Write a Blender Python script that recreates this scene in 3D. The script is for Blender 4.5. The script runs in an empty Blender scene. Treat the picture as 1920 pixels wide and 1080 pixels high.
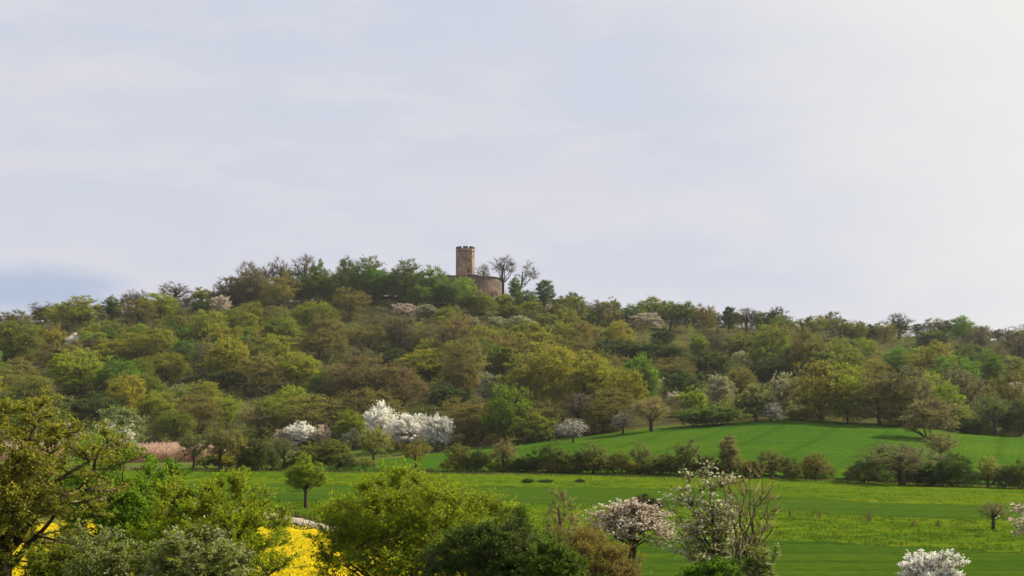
import bpy, math, random
import numpy as np
from mathutils import Vector

scene = bpy.context.scene
COL = scene.collection

# ------------------------------------------------------------------ camera, sky, sun, exposure
F = 1920 * 50 / 36.0            # focal length in photograph pixels
HZ = 740.0                      # height of the horizon in the photograph
CAMZ = 14.0
cam_data = bpy.data.cameras.new('camera')
cam_data.lens = 50
cam_data.sensor_width = 36
cam_data.shift_y = (HZ - 540) / 1920
cam_data.clip_start = 0.5
cam_data.clip_end = 12000
cam = bpy.data.objects.new('camera', cam_data)
cam.location = (0, 0, CAMZ)
cam.rotation_euler = (math.radians(90), 0, 0)
COL.objects.link(cam)
scene.camera = cam

SUN_AZ, SUN_EL = math.radians(66), math.radians(33)
SUN_DIR = Vector((math.sin(SUN_AZ) * math.cos(SUN_EL), math.cos(SUN_AZ) * math.cos(SUN_EL), math.sin(SUN_EL)))
sun_data = bpy.data.lights.new('sun', 'SUN')
sun_data.energy = 4.6
sun_data.angle = math.radians(1.5)
sun_data.color = (1.0, 0.90, 0.72)
sun = bpy.data.objects.new('sun', sun_data)
sun.rotation_euler = SUN_DIR.to_track_quat('Z', 'Y').to_euler()
sun.location = (200, 100, 200)
COL.objects.link(sun)

world = bpy.data.worlds.new('World')
scene.world = world
world.use_nodes = True


def build_world():
    nt = world.node_tree
    N, L = nt.nodes, nt.links
    N.clear()
    out = N.new('ShaderNodeOutputWorld')
    bg = N.new('ShaderNodeBackground')
    L.new(bg.outputs[0], out.inputs[0])
    sky = N.new('ShaderNodeTexSky')
    sky.sky_type = 'NISHITA'
    sky.sun_disc = False
    sky.sun_elevation = SUN_EL
    sky.sun_rotation = SUN_AZ
    sky.dust_density = 2.0
    tc = N.new('ShaderNodeTexCoord')

    def math_n(op, a, b=None, clamp=False):
        m = N.new('ShaderNodeMath')
        m.operation = op
        m.use_clamp = clamp
        for i, v in enumerate((a, b)):
            if v is None:
                continue
            if isinstance(v, (int, float)):
                m.inputs[i].default_value = v
            else:
                L.new(v, m.inputs[i])
        return m.outputs[0]

    def mix(f, a, b):
        m = N.new('ShaderNodeMix')
        m.data_type = 'RGBA'
        for sock, v in ((m.inputs[0], f), (m.inputs[6], a), (m.inputs[7], b)):
            if isinstance(v, (int, float)):
                sock.default_value = v
            elif isinstance(v, tuple):
                sock.default_value = (*v, 1)
            else:
                L.new(v, sock)
        return m.outputs[2]

    def noise(scale3, scale, detail, rough=0.5, loc=(0, 0, 0)):
        mp = N.new('ShaderNodeMapping')
        mp.inputs['Scale'].default_value = scale3
        mp.inputs['Location'].default_value = loc
        L.new(tc.outputs['Generated'], mp.inputs[0])
        n = N.new('ShaderNodeTexNoise')
        n.inputs['Scale'].default_value = scale
        n.inputs['Detail'].default_value = detail
        n.inputs['Roughness'].default_value = rough
        L.new(mp.outputs[0], n.inputs['Vector'])
        return n.outputs['Fac']

    def rng(v, a, b):
        m = N.new('ShaderNodeMapRange')
        m.interpolation_type = 'SMOOTHSTEP'
        m.inputs[1].default_value = a
        m.inputs[2].default_value = b
        L.new(v, m.inputs[0])
        return m.outputs[0]

    n1 = noise((1, 1, 3.2), 3.4, 4, 0.5, (0.3, 0.1, 0.2))
    n2 = noise((1.3, 1, 5.0), 7.5, 5, 0.55, (2.3, 0.7, 1.2))
    veil = mix(rng(n1, 0.32, 0.70), (0.63, 0.665, 0.775), (0.715, 0.705, 0.775))
    veil = mix(math_n('MULTIPLY', rng(n2, 0.42, 0.72), 0.6), veil, (0.755, 0.74, 0.785))
    # the thin cloud glows round the hidden sun
    dot = N.new('ShaderNodeVectorMath')
    dot.operation = 'DOT_PRODUCT'
    L.new(tc.outputs['Generated'], dot.inputs[0])
    dot.inputs[1].default_value = SUN_DIR
    glow = rng(math_n('ADD', dot.outputs['Value'], math_n('MULTIPLY', n1, 0.10)), 0.53, 0.76)
    veil = mix(math_n('MULTIPLY', glow, 0.95, True), veil, (0.88, 0.87, 0.84))
    # nishita shows through where the veil opens, low on the left
    bl = N.new('ShaderNodeVectorMath')
    bl.operation = 'SCALE'
    bl.inputs['Scale'].default_value = 0.10
    L.new(sky.outputs[0], bl.inputs[0])
    d0 = Vector(((30 - 960) / F, 1, (HZ - 548) / F)).normalized()
    sub = N.new('ShaderNodeVectorMath')
    sub.operation = 'SUBTRACT'
    L.new(tc.outputs['Generated'], sub.inputs[0])
    sub.inputs[1].default_value = d0
    sc = N.new('ShaderNodeVectorMath')
    sc.operation = 'MULTIPLY'
    L.new(sub.outputs[0], sc.inputs[0])
    sc.inputs[1].default_value = (1.0, 1.0, 4.5)
    ln = N.new('ShaderNodeVectorMath')
    ln.operation = 'LENGTH'
    L.new(sc.outputs[0], ln.inputs[0])
    gap = math_n('SUBTRACT', ln.outputs['Value'], math_n('MULTIPLY', math_n('SUBTRACT', n2, 0.5), 0.16))
    gapm = math_n('SUBTRACT', 1.0, rng(gap, 0.02, 0.11))
    blue = mix(0.9, bl.outputs[0], (0.42, 0.525, 0.725))
    col = mix(math_n('MULTIPLY', gapm, 0.85), veil, blue)
    col = mix(0.04, col, bl.outputs[0])
    L.new(col, bg.inputs['Color'])
    bg.inputs['Strength'].default_value = 0.517


build_world()
vs = scene.view_settings
vs.view_transform = 'Standard'
vs.look = 'None'
vs.exposure = 0.95
vs.gamma = 1.0
vs.use_curve_mapping = False
scene.cycles.max_bounces = 6
scene.cycles.diffuse_bounces = 3
scene.cycles.transmission_bounces = 4
scene.cycles.use_denoising = True
scene.cycles.denoiser = 'OPENIMAGEDENOISE'
scene.cycles.denoising_input_passes = 'RGB_ALBEDO_NORMAL'
scene.cycles.pixel_filter_type = 'BLACKMAN_HARRIS'
scene.cycles.filter_width = 1.5

# ------------------------------------------------------------------ terrain
KD = np.array([0, 30, 60, 95, 112, 250, 290, 340, 400, 500, 600, 700, 780, 830, 862, 920, 1050, 1300, 1600.])
CX = np.array([-400, 0, 300, 400, 450, 640, 850, 950, 1000, 1080, 1200, 1450, 1700, 1920, 2320.])
Y250 = np.array([874, 878, 881, 882, 882, 884, 886, 887, 888, 890, 892, 896, 905, 912, 922.])
Y400 = np.array([852, 855, 858, 860, 861, 864, 846, 836, 829, 820, 806, 789, 797, 819, 835.])
Y830 = np.array([640, 607, 581, 570, 562, 556, 553, 555, 568, 586, 600, 616, 632, 637, 650.])


def z_at(y, d):
    return CAMZ + (HZ - y) / F * d


UX = np.arange(-400, 2321, 20.0)
DD = np.arange(0, 1601, 8.0)


def build_table():
    z250, z400, z830 = z_at(Y250, 250), z_at(Y400, 400), z_at(Y830, 830)
    T = np.zeros((len(CX), len(KD)))
    for i in range(len(CX)):
        a, b, c = z250[i], z400[i], z830[i]
        T[i] = [12.3, 8.8, 4.6, 0.9, 0.1, a, a + (b - a) * .2, a + (b - a) * .52, b,
                b + (c - b) * .17, b + (c - b) * .39, b + (c - b) * .65, b + (c - b) * .89, c, c - .8, c - 9, c * .45, 8, 0]
    A = np.array([np.interp(UX, CX, T[:, k]) for k in range(len(KD))]).T
    B = np.array([np.interp(DD, KD, A[i]) for i in range(len(UX))])

    def blur(M, s, ax):
        r = int(3 * s)
        k = np.exp(-.5 * (np.arange(-r, r + 1) / s) ** 2)
        k /= k.sum()
        pad = [(0, 0), (0, 0)]
        pad[ax] = (r, r)
        P = np.pad(M, pad, mode='edge')
        return np.apply_along_axis(lambda v: np.convolve(v, k, 'valid'), ax, P)
    return blur(blur(B, 1.6, 0), 1.5, 1)


TAB = build_table()


def ground(x, y):
    x = np.asarray(x, float)
    y = np.asarray(y, float)
    d = np.clip(y, 0, 1599.9)
    u = np.clip(960 + F * x / np.maximum(d, 70), -400, 2319.9)
    fu, fd = (u + 400) / 20, d / 8
    iu, id_ = fu.astype(int), fd.astype(int)
    iu = np.minimum(iu, len(UX) - 2)
    id_ = np.minimum(id_, len(DD) - 2)
    a, b = fu - iu, fd - id_
    z = (TAB[iu, id_] * (1 - a) * (1 - b) + TAB[iu + 1, id_] * a * (1 - b) + TAB[iu, id_ + 1] * (1 - a) * b + TAB[iu + 1, id_ + 1] * a * b)
    hill = np.clip((d - 430) / 150, 0, 1) * np.clip((1300 - d) / 300, 0, 1)
    return z + hill * 1.1 * (np.sin(x * .043 + 1.3) * np.cos(y * .05) + .6 * np.sin(x * .11 + y * .09))


def hit(px, py, dmin=70, dmax=900):
    """where the sight line through a photograph pixel meets the ground"""
    ds = np.arange(dmin, dmax, 1.5)
    xs = (px - 960) / F * ds
    zs = CAMZ + (HZ - py) / F * ds
    w = np.nonzero(zs <= ground(xs, ds))[0]
    if len(w) == 0:
        return None
    d = ds[w[0]]
    return np.array([(px - 960) / F * d, d, float(ground((px - 960) / F * d, d))])


# ------------------------------------------------------------------ helpers
def mesh_np(name, V, faces, mats=None):
    """faces: list of (n,k) index arrays, mats: matching material indices"""
    me = bpy.data.meshes.new(name)
    V = np.asarray(V, np.float32)
    me.vertices.add(len(V))
    me.vertices.foreach_set('co', V.ravel())
    sizes = np.concatenate([np.full(len(f), f.shape[1]) for f in faces if len(f)])
    loops = np.concatenate([f.ravel() for f in faces if len(f)])
    me.loops.add(len(loops))
    me.loops.foreach_set('vertex_index', loops.astype(np.int32))
    me.polygons.add(len(sizes))
    starts = np.concatenate([[0], np.cumsum(sizes)[:-1]])
    me.polygons.foreach_set('loop_start', starts.astype(np.int32))
    me.polygons.foreach_set('loop_total', sizes.astype(np.int32))
    if mats is not None:
        mi = np.concatenate([np.full(len(f), m) for f, m in zip(faces, mats) if len(f)])
        me.polygons.foreach_set('material_index', mi.astype(np.int32))
    me.update(calc_edges=True)
    return me


def link(name, me, parent=None, loc=None):
    o = bpy.data.objects.new(name, me)
    COL.objects.link(o)
    if parent is not None:
        o.parent = parent
    if loc is not None:
        o.location = loc
    return o


def tag(o, label=None, cat=None, group=None, kind=None):
    for k, v in (('label', label), ('category', cat), ('group', group), ('kind', kind)):
        if v:
            o[k] = v
    return o


def new_mat(name):
    m = bpy.data.materials.new(name)
    m.use_nodes = True
    m.node_tree.nodes.clear()
    return m, m.node_tree.nodes, m.node_tree.links


def hsv_jitter(N, L, src, base, dh, dv):
    """vary base colour by a 0..1 socket"""
    h = N.new('ShaderNodeHueSaturation')
    if isinstance(base, tuple):
        h.inputs['Color'].default_value = (*base, 1)
    else:
        L.new(base, h.inputs['Color'])
    m = N.new('ShaderNodeMapRange')
    m.inputs[3].default_value = .5 - dh
    m.inputs[4].default_value = .5 + dh
    L.new(src, m.inputs[0])
    L.new(m.outputs[0], h.inputs['Hue'])
    fr = N.new('ShaderNodeMath')
    fr.operation = 'MULTIPLY'
    fr.inputs[1].default_value = 7.31
    L.new(src, fr.inputs[0])
    fr2 = N.new('ShaderNodeMath')
    fr2.operation = 'FRACT'
    L.new(fr.outputs[0], fr2.inputs[0])
    m2 = N.new('ShaderNodeMapRange')
    m2.inputs[3].default_value = 1 - dv
    m2.inputs[4].default_value = 1 + dv
    L.new(fr2.outputs[0], m2.inputs[0])
    L.new(m2.outputs[0], h.inputs['Value'])
    return h.outputs[0]


def leaf_mat(name, col, col2=None, trans=.35, share=.5, dh=.018, dv=.18, own=1.0):
    m, N, L = new_mat(name)
    out = N.new('ShaderNodeOutputMaterial')
    geo = N.new('ShaderNodeNewGeometry')
    oi = N.new('ShaderNodeObjectInfo')
    base = col
    if col2:
        mx = N.new('ShaderNodeMix')
        mx.data_type = 'RGBA'
        mx.inputs[6].default_value = (*col, 1)
        mx.inputs[7].default_value = (*col2, 1)
        gt = N.new('ShaderNodeMath')
        gt.operation = 'LESS_THAN'
        gt.inputs[1].default_value = share
        L.new(geo.outputs['Random Per Island'], gt.inputs[0])
        L.new(gt.outputs[0], mx.inputs[0])
        base = mx.outputs[2]
    c = hsv_jitter(N, L, oi.outputs['Random'], base, dh * .8 * own, .16 * own)
    c = hsv_jitter(N, L, geo.outputs['Random Per Island'], c, dh, dv)
    d = N.new('ShaderNodeBsdfPrincipled')
    d.inputs['Roughness'].default_value = .62
    d.inputs['Specular IOR Level'].default_value = .02
    L.new(c, d.inputs['Base Color'])
    t = N.new('ShaderNodeBsdfTranslucent')
    L.new(c, t.inputs['Color'])
    ms = N.new('ShaderNodeMixShader')
    ms.inputs[0].default_value = trans
    L.new(d.outputs[0], ms.inputs[1])
    L.new(t.outputs[0], ms.inputs[2])
    L.new(ms.outputs[0], out.inputs[0])
    return m


def surf_mat(name, stops, scale=1.0, stretch=(1, 1, 1), detail=6, rough=.9, bump=0.0, bump_scale=8, fine=None, rot=0, rows=None):
    """noise driven colour on object coordinates; stops = [(pos, rgb)...]"""
    m, N, L = new_mat(name)
    out = N.new('ShaderNodeOutputMaterial')
    b = N.new('ShaderNodeBsdfPrincipled')
    b.inputs['Roughness'].default_value = rough
    b.inputs['Specular IOR Level'].default_value = 0.0
    tc = N.new('ShaderNodeTexCoord')
    mp = N.new('ShaderNodeMapping')
    mp.inputs['Scale'].default_value = stretch
    mp.inputs['Rotation'].default_value = (0, 0, rot)
    L.new(tc.outputs['Object'], mp.inputs[0])
    n = N.new('ShaderNodeTexNoise')
    n.inputs['Scale'].default_value = scale
    n.inputs['Detail'].default_value = detail
    n.inputs['Roughness'].default_value = .6
    L.new(mp.outputs[0], n.inputs['Vector'])
    r = N.new('ShaderNodeValToRGB')
    e = r.color_ramp.elements
    e[0].position, e[0].color = stops[0][0], (*stops[0][1], 1)
    e[1].position, e[1].color = stops[-1][0], (*stops[-1][1], 1)
    for p, c in stops[1:-1]:
        k = e.new(p)
        k.color = (*c, 1)
    L.new(n.outputs['Fac'], r.inputs[0])
    col = r.outputs[0]
    if fine:
        n2 = N.new('ShaderNodeTexNoise')
        n2.inputs['Scale'].default_value = fine[0]
        n2.inputs['Detail'].default_value = 5
        n2.inputs['Roughness'].default_value = .65
        L.new(tc.outputs['Object'], n2.inputs['Vector'])
        mr = N.new('ShaderNodeMapRange')
        mr.inputs[1].default_value = .3
        mr.inputs[2].default_value = .7
        mr.inputs[3].default_value = 1 - fine[1]
        mr.inputs[4].default_value = 1 + fine[1]
        L.new(n2.outputs['Fac'], mr.inputs[0])
        h = N.new('ShaderNodeHueSaturation')
        L.new(col, h.inputs['Color'])
        L.new(mr.outputs[0], h.inputs['Value'])
        col = h.outputs[0]
    if rows:      # wheel lines and drill rows: (spacing in metres, darkening, angle)
        for sp, amt, ang, lo in rows:
            mp2 = N.new('ShaderNodeMapping')
            mp2.inputs['Rotation'].default_value = (0, 0, ang)
            L.new(tc.outputs['Object'], mp2.inputs[0])
            wv = N.new('ShaderNodeTexWave')
            wv.inputs['Scale'].default_value = .314 / sp
            wv.inputs['Distortion'].default_value = .6
            wv.inputs['Detail'].default_value = 2
            wv.inputs['Detail Scale'].default_value = .4
            L.new(mp2.outputs[0], wv.inputs['Vector'])
            mr = N.new('ShaderNodeMapRange')
            mr.inputs[1].default_value = lo
            mr.inputs[2].default_value = 1
            mr.inputs[3].default_value = 1
            mr.inputs[4].default_value = 1 - amt
            L.new(wv.outputs['Fac'], mr.inputs[0])
            h = N.new('ShaderNodeHueSaturation')
            L.new(col, h.inputs['Color'])
            L.new(mr.outputs[0], h.inputs['Value'])
            col = h.outputs[0]
    L.new(col, b.inputs['Base Color'])
    if bump:
        n3 = N.new('ShaderNodeTexNoise')
        n3.inputs['Scale'].default_value = bump_scale
        n3.inputs['Detail'].default_value = 4
        L.new(tc.outputs['Object'], n3.inputs['Vector'])
        bp = N.new('ShaderNodeBump')
        bp.inputs['Strength'].default_value = bump
        bp.inputs['Distance'].default_value = .15
        L.new(n3.outputs['Fac'], bp.inputs['Height'])
        L.new(bp.outputs[0], b.inputs['Normal'])
    L.new(b.outputs[0], out.inputs[0])
    return m


# ------------------------------------------------------------------ materials
M = {}
LEAF = {  # key: (word used in labels, colour, second colour, share of the second, translucency)
    'olive':   ('olive green', (.185, .225, .026), (.130, .150, .024), .40, .45),
    'yolive':  ('yellowish olive', (.270, .290, .028), (.190, .200, .026), .35, .48),
    'lime':    ('fresh yellow-green', (.235, .310, .022), (.150, .205, .018), .3, .5),
    'fresh':   ('bright green', (.120, .240, .024), (.085, .160, .020), .3, .5),
    'mid':     ('mid green', (.110, .175, .028), (.085, .120, .024), .4, .42),
    'dark':    ('dark green', (.072, .115, .024), (.052, .078, .020), .4, .3),
    'brown':   ('brown budding', (.205, .175, .055), (.180, .195, .034), .55, .4),
    'purple':  ('purplish brown budding', (.205, .150, .095), (.185, .165, .055), .45, .32),
    'rust':    ('rusty olive', (.285, .235, .034), (.230, .255, .028), .5, .44),
    'grey':    ('grey-brown twiggy', (.190, .170, .100), (.155, .165, .056), .5, .32),
    'tan':     ('tan budding', (.340, .265, .110), (.220, .215, .060), .5, .35),
    'pale':    ('pale green blossoming', (.520, .490, .340), (.190, .225, .045), .5, .35),
    'white':   ('white blossoming', (.84, .82, .75), (.56, .54, .44), .2, .4),
    'pink':    ('pinkish white blossoming', (.72, .62, .52), (.30, .24, .13), .35, .35),
    'silver':  ('silvery green', (.360, .370, .200), (.190, .240, .030), .66, .4),
    'bronze':  ('bronze-olive', (.265, .245, .045), (.165, .175, .024), .5, .46),
    'willow':  ('yellow-green', (.285, .355, .014), (.195, .255, .014), .4, .5),
    'spring':  ('bright fresh green', (.180, .320, .016), (.125, .220, .015), .35, .5),
    'plum':    ('dark purple-brown', (.075, .050, .048), (.060, .052, .034), .4, .15),
}
for k, (w, c1, c2, sh, tr) in LEAF.items():
    if max(c1) < .32:
        c1, c2 = (c1[0], c1[1], c1[2] * .7), (c2[0], c2[1], c2[2] * .7)
    g_ = 1.1 if max(c1) < .32 else .96
    c1, c2 = tuple(g_ * v for v in c1), tuple(g_ * v for v in c2)
    M[k] = leaf_mat('leaf_' + k, c1, c2, tr, sh)
    M['near_' + k] = leaf_mat('near_leaf_' + k, c1, c2, tr, sh, own=.15)
M['bark'] = surf_mat('bark', [(.3, (.035, .027, .02)), (.7, (.085, .068, .05))], 3, (1, 1, .2), bump=.5)
M['bark_pale'] = surf_mat('bark_pale', [(.3, (.07, .055, .04)), (.7, (.14, .11, .08))], 3, (1, 1, .2), bump=.5)
M['twig'] = leaf_mat('twig', (.095, .078, .055), (.125, .102, .064), .0, .5, .01, .25)
M['twig_warm'] = leaf_mat('twig_warm', (.19, .15, .06), (.14, .115, .05), .0, .5, .01, .25)
M['twig_red'] = leaf_mat('twig_red', (.145, .100, .042), (.12, .095, .034), .0, .5, .01, .25)
M['ground'] = surf_mat('ground_grass', [(.30, (.045, .080, .014)), (.5, (.075, .105, .018)), (.72, (.100, .092, .034))], .05, fine=(1.2, .35))
M['litter'] = surf_mat('forest_litter', [(.3, (.040, .040, .016)), (.5, (.060, .052, .022)), (.72, (.060, .078, .020))], .08, fine=(1.2, .3))  # leaf litter, its colour kept dark so gaps between trees read as shade
M['meadow'] = surf_mat('meadow', [(.30, (.043, .090, .006)), (.5, (.068, .112, .006)), (.72, (.102, .132, .006))], .09, (.35, 1.6, 1), fine=(.9, .38), bump=.5)
M['crop'] = surf_mat('young_crop', [(.3, (.034, .074, .008)), (.7, (.050, .092, .008))], .07, (.25, 1.5, 1), fine=(.8, .22), bump=.4, rows=[(9, .16, 1.50, .86), (1.1, .08, 1.50, .2)])
M['crop_low'] = surf_mat('young_crop_low', [(.28, (.026, .064, .007)), (.5, (.038, .077, .007)), (.72, (.058, .094, .007))], .10, (.14, 2.0, 1), fine=(.7, .25), bump=.4, rows=[(8, .18, 1.52, .84), (1.0, .10, 1.52, .2)])
M['upper'] = surf_mat('upper_crop', [(.28, (.030, .078, .008)), (.5, (.042, .096, .008)), (.72, (.064, .114, .008))], .035, (.6, 1.2, 1), fine=(.45, .24), bump=.4, rows=[(14, .18, .35, .88), (1.6, .07, .35, .2)])
M['rape'] = surf_mat('rape_canopy', [(.28, (.20, .19, .012)), (.5, (.36, .28, .008)), (.75, (.46, .36, .008))], .6, (.4, 1.5, 1), fine=(4, .25))
M['rape_flower'] = leaf_mat('rape_flower', (.62, .475, .006), (.42, .35, .010), .25, .3, .012, .25)
M['rape_stem'] = leaf_mat('rape_stem', (.09, .14, .02), None, .3)
M['track'] = surf_mat('track_gravel', [(.3, (.27, .225, .175)), (.7, (.42, .36, .29))], .8, fine=(6, .2))
M['grass'] = leaf_mat('grass_blade', (.052, .098, .006), (.078, .112, .006), .4, .35)
M['rough'] = leaf_mat('rough_grass', (.060, .070, .018), (.11, .085, .035), .3, .4)
M['reed'] = leaf_mat('reed', (.36, .215, .125), (.27, .18, .10), .3, .5, .015, .3)
M['plume'] = leaf_mat('reed_plume', (.58, .42, .31), (.42, .30, .20), .3, .4, .015, .25)
M['stone'] = surf_mat('sandstone', [(.30, (.150, .100, .075)), (.5, (.255, .175, .125)), (.70, (.38, .27, .18))], .22, (1, 1, .5), fine=(1.0, .45), bump=.8, bump_scale=1.6)
M['stone_wall'] = surf_mat('rubble_wall', [(.30, (.085, .074, .066)), (.45, (.140, .112, .092)), (.60, (.185, .142, .108)), (.74, (.33, .19, .11))], .14, (1, 1, 1.3), fine=(.9, .5), bump=.9, bump_scale=1.4)
M['coping'] = surf_mat('coping_stone', [(.3, (.07, .052, .042)), (.7, (.13, .10, .08))], .6, fine=(2, .3))
M['tile'] = surf_mat('roof_tile', [(.3, (.16, .075, .05)), (.7, (.25, .125, .085))], .8, fine=(3, .3))
M['plaster'] = surf_mat('plaster', [(.3, (.38, .35, .32)), (.7, (.52, .49, .45))], .6)
M['wood'] = surf_mat('dark_wood_slit_shade', [(.3, (.02, .015, .012)), (.7, (.05, .036, .026))], 2)
M['metal'] = surf_mat('pole_metal', [(.3, (.25, .25, .26)), (.7, (.35, .35, .36))], 2, rough=.5)
M['dry'] = leaf_mat('dry_stalk', (.20, .14, .075), (.12, .10, .04), .2, .5)


# ------------------------------------------------------------------ ground and fields
def grid_mesh(name, X, Y, lift=0.0):
    """X, Y: (n,m) arrays"""
    n, m = X.shape
    Z = ground(X, Y) + lift
    V = np.stack([X, Y, Z], -1).reshape(-1, 3)
    i = np.arange(n * m).reshape(n, m)
    f = np.stack([i[:-1, :-1], i[1:, :-1], i[1:, 1:], i[:-1, 1:]], -1).reshape(-1, 4)
    me = mesh_np(name, V, [f])
    me.polygons.foreach_set('use_smooth', np.ones(len(f), bool))
    return me


gx = np.concatenate([np.linspace(-4000, -420, 14)[:-1], np.arange(-420, 421, 5.0), np.linspace(420, 4000, 14)[1:]])
gy = np.concatenate([np.linspace(-600, 0, 7)[:-1], np.arange(0, 900, 5.0), np.linspace(900, 1650, 26)[:-1], np.linspace(1650, 6000, 10)])
GX, GY = np.meshgrid(gx, gy, indexing='ij')


def edge_y(px):      # lower edge of the wood
    return np.interp(px, [-200, 0, 300, 560, 640, 760, 850, 1000, 1200, 1300, 1450, 1640, 1760, 1920, 2100], [850, 852, 838, 845, 838, 842, 842, 825, 803, 794, 787, 793, 803, 816, 826])


def sky_y(px):       # ground line under the skyline trees
    return np.interp(px, CX, Y830) + 10


def build_ground():
    me = grid_mesh('ground', GX, GY)
    n, m = GX.shape
    cx = (GX[:-1, :-1] + GX[1:, 1:]) / 2
    cy = (GY[:-1, :-1] + GY[1:, 1:]) / 2
    cz = ground(cx, cy)
    dd = np.maximum(cy, 1)
    px = 960 + F * cx / dd
    py = HZ - F * (cz - CAMZ) / dd
    wood = (cy > 330) & (cy < 1100) & (py < edge_y(px)) & (np.abs(cx) < 480)
    wood &= ~((px > 985) & (px < 1190) & (py > 602) & (py < 636))
    i = np.arange(n * m).reshape(n, m)
    f = np.stack([i[:-1, :-1], i[1:, :-1], i[1:, 1:], i[:-1, 1:]], -1)
    V = np.stack([GX, GY, ground(GX, GY)], -1).reshape(-1, 3)
    for name, sel, mat, lab in (('ground', ~wood, 'ground', 'grassy ground around the fields and over the open hill slope'), ('forest_floor', wood, 'litter', 'brown leaf litter and moss on the floor of the wood')):
        q = f[sel]
        u, inv = np.unique(q, return_inverse=True)
        me = mesh_np(name, V[u], [inv.reshape(-1, 4)])
        me.polygons.foreach_set('use_smooth', np.ones(len(q), bool))
        me.materials.append(M[mat])
        tag(link(name, me), lab, kind='structure')


build_ground()


def line(pts):
    a = np.array(pts, float)
    return lambda x: np.interp(x, a[:, 0], a[:, 1])


L1 = line([(-300, 877), (330, 883), (850, 888), (1450, 898), (1700, 908), (1920, 916), (2220, 926)])
L2 = line([(-300, 898), (330, 905), (850, 913), (1300, 917), (1450, 932), (1700, 946), (1920, 949), (2220, 955)])
L3 = line([(-300, 930), (500, 940), (1000, 945), (1400, 956), (1700, 972), (1920, 976), (2220, 984)])
L4 = line([(-300, 950), (480, 961), (700, 990), (1000, 1004), (1300, 1007), (1500, 1016), (1920, 1039), (2220, 1050)])
LT = line([(-300, 925), (300, 938), (480, 963), (540, 972), (606, 988), (800, 1030), (1000, 1085), (1100, 1125)])
LR = line([(-300, 982), (400, 986), (540, 993), (606, 999), (760, 1016), (880, 1044)])
LU = line([(560, 880), (640, 872), (760, 858), (850, 847), (1000, 830), (1100, 819), (1200, 807), (1300, 798), (1450, 791), (1540, 791), (1640, 797), (1760, 807), (1920, 822), (2220, 834)])
LUB = line([(560, 884), (850, 885), (1450, 894), (1700, 904), (1920, 911), (2220, 921)])
LB = lambda x: np.full(np.shape(x), 1230.0)


def ragged(f, amp=1.6, ph=0.0):
    return lambda x: f(x) + amp * (np.sin(x * .031 + ph) * .5 + np.sin(x * .083 + 2 * ph) * .3 + np.sin(x * .21 + ph * 3) * .25)


L2, L3, L4 = ragged(L2, 1.6, 1.0), ragged(L3, 1.8, 2.3), ragged(L4, 2.4, .4)


def strip(name, top, bot, x0, x1, mat, lift, label, step=8, rows=10):
    xs = np.arange(x0, x1 + 1, step, dtype=float)
    X = np.zeros((len(xs), rows))
    Y = np.zeros((len(xs), rows))
    for i, px in enumerate(xs):
        a, b = hit(px, float(top(px)), 60), hit(px, float(bot(px)), 40)
        d = np.linspace(b[1], a[1], rows)
        Y[i] = d
        X[i] = (px - 960) / F * d
    o = link(name, grid_mesh(name, X, Y, lift))
    o.data.materials.append(M[mat])
    tag(o, label, kind='structure')
    return o


strip('upper_field', LU, LUB, 560, 2220, 'upper', .05, 'smooth green sloping field between hedgerow and wood', rows=26)
strip('meadow', L1, L2, -300, 2220, 'meadow', .05, 'yellow-green meadow strip in front of the hedgerow', rows=8)
strip('crop_field', L2, L3, -300, 2220, 'crop', .05, 'dark green crop strip between two yellow-green meadow strips', rows=8)
strip('meadow', L3, L4, -300, 2220, 'meadow', .05, 'broad yellow-green meadow strip with dry stalks and a bare tree', rows=8)
strip('crop_field', L4, LB, 640, 2220, 'crop_low', .05, 'dark green crop field along the bottom of the view', rows=12)
strip('track', lambda x: LT(x) - 3, lambda x: LT(x) + 9, -300, 1000, 'track', .09, 'pale gravel field track beside the yellow rape field', rows=3)

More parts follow.
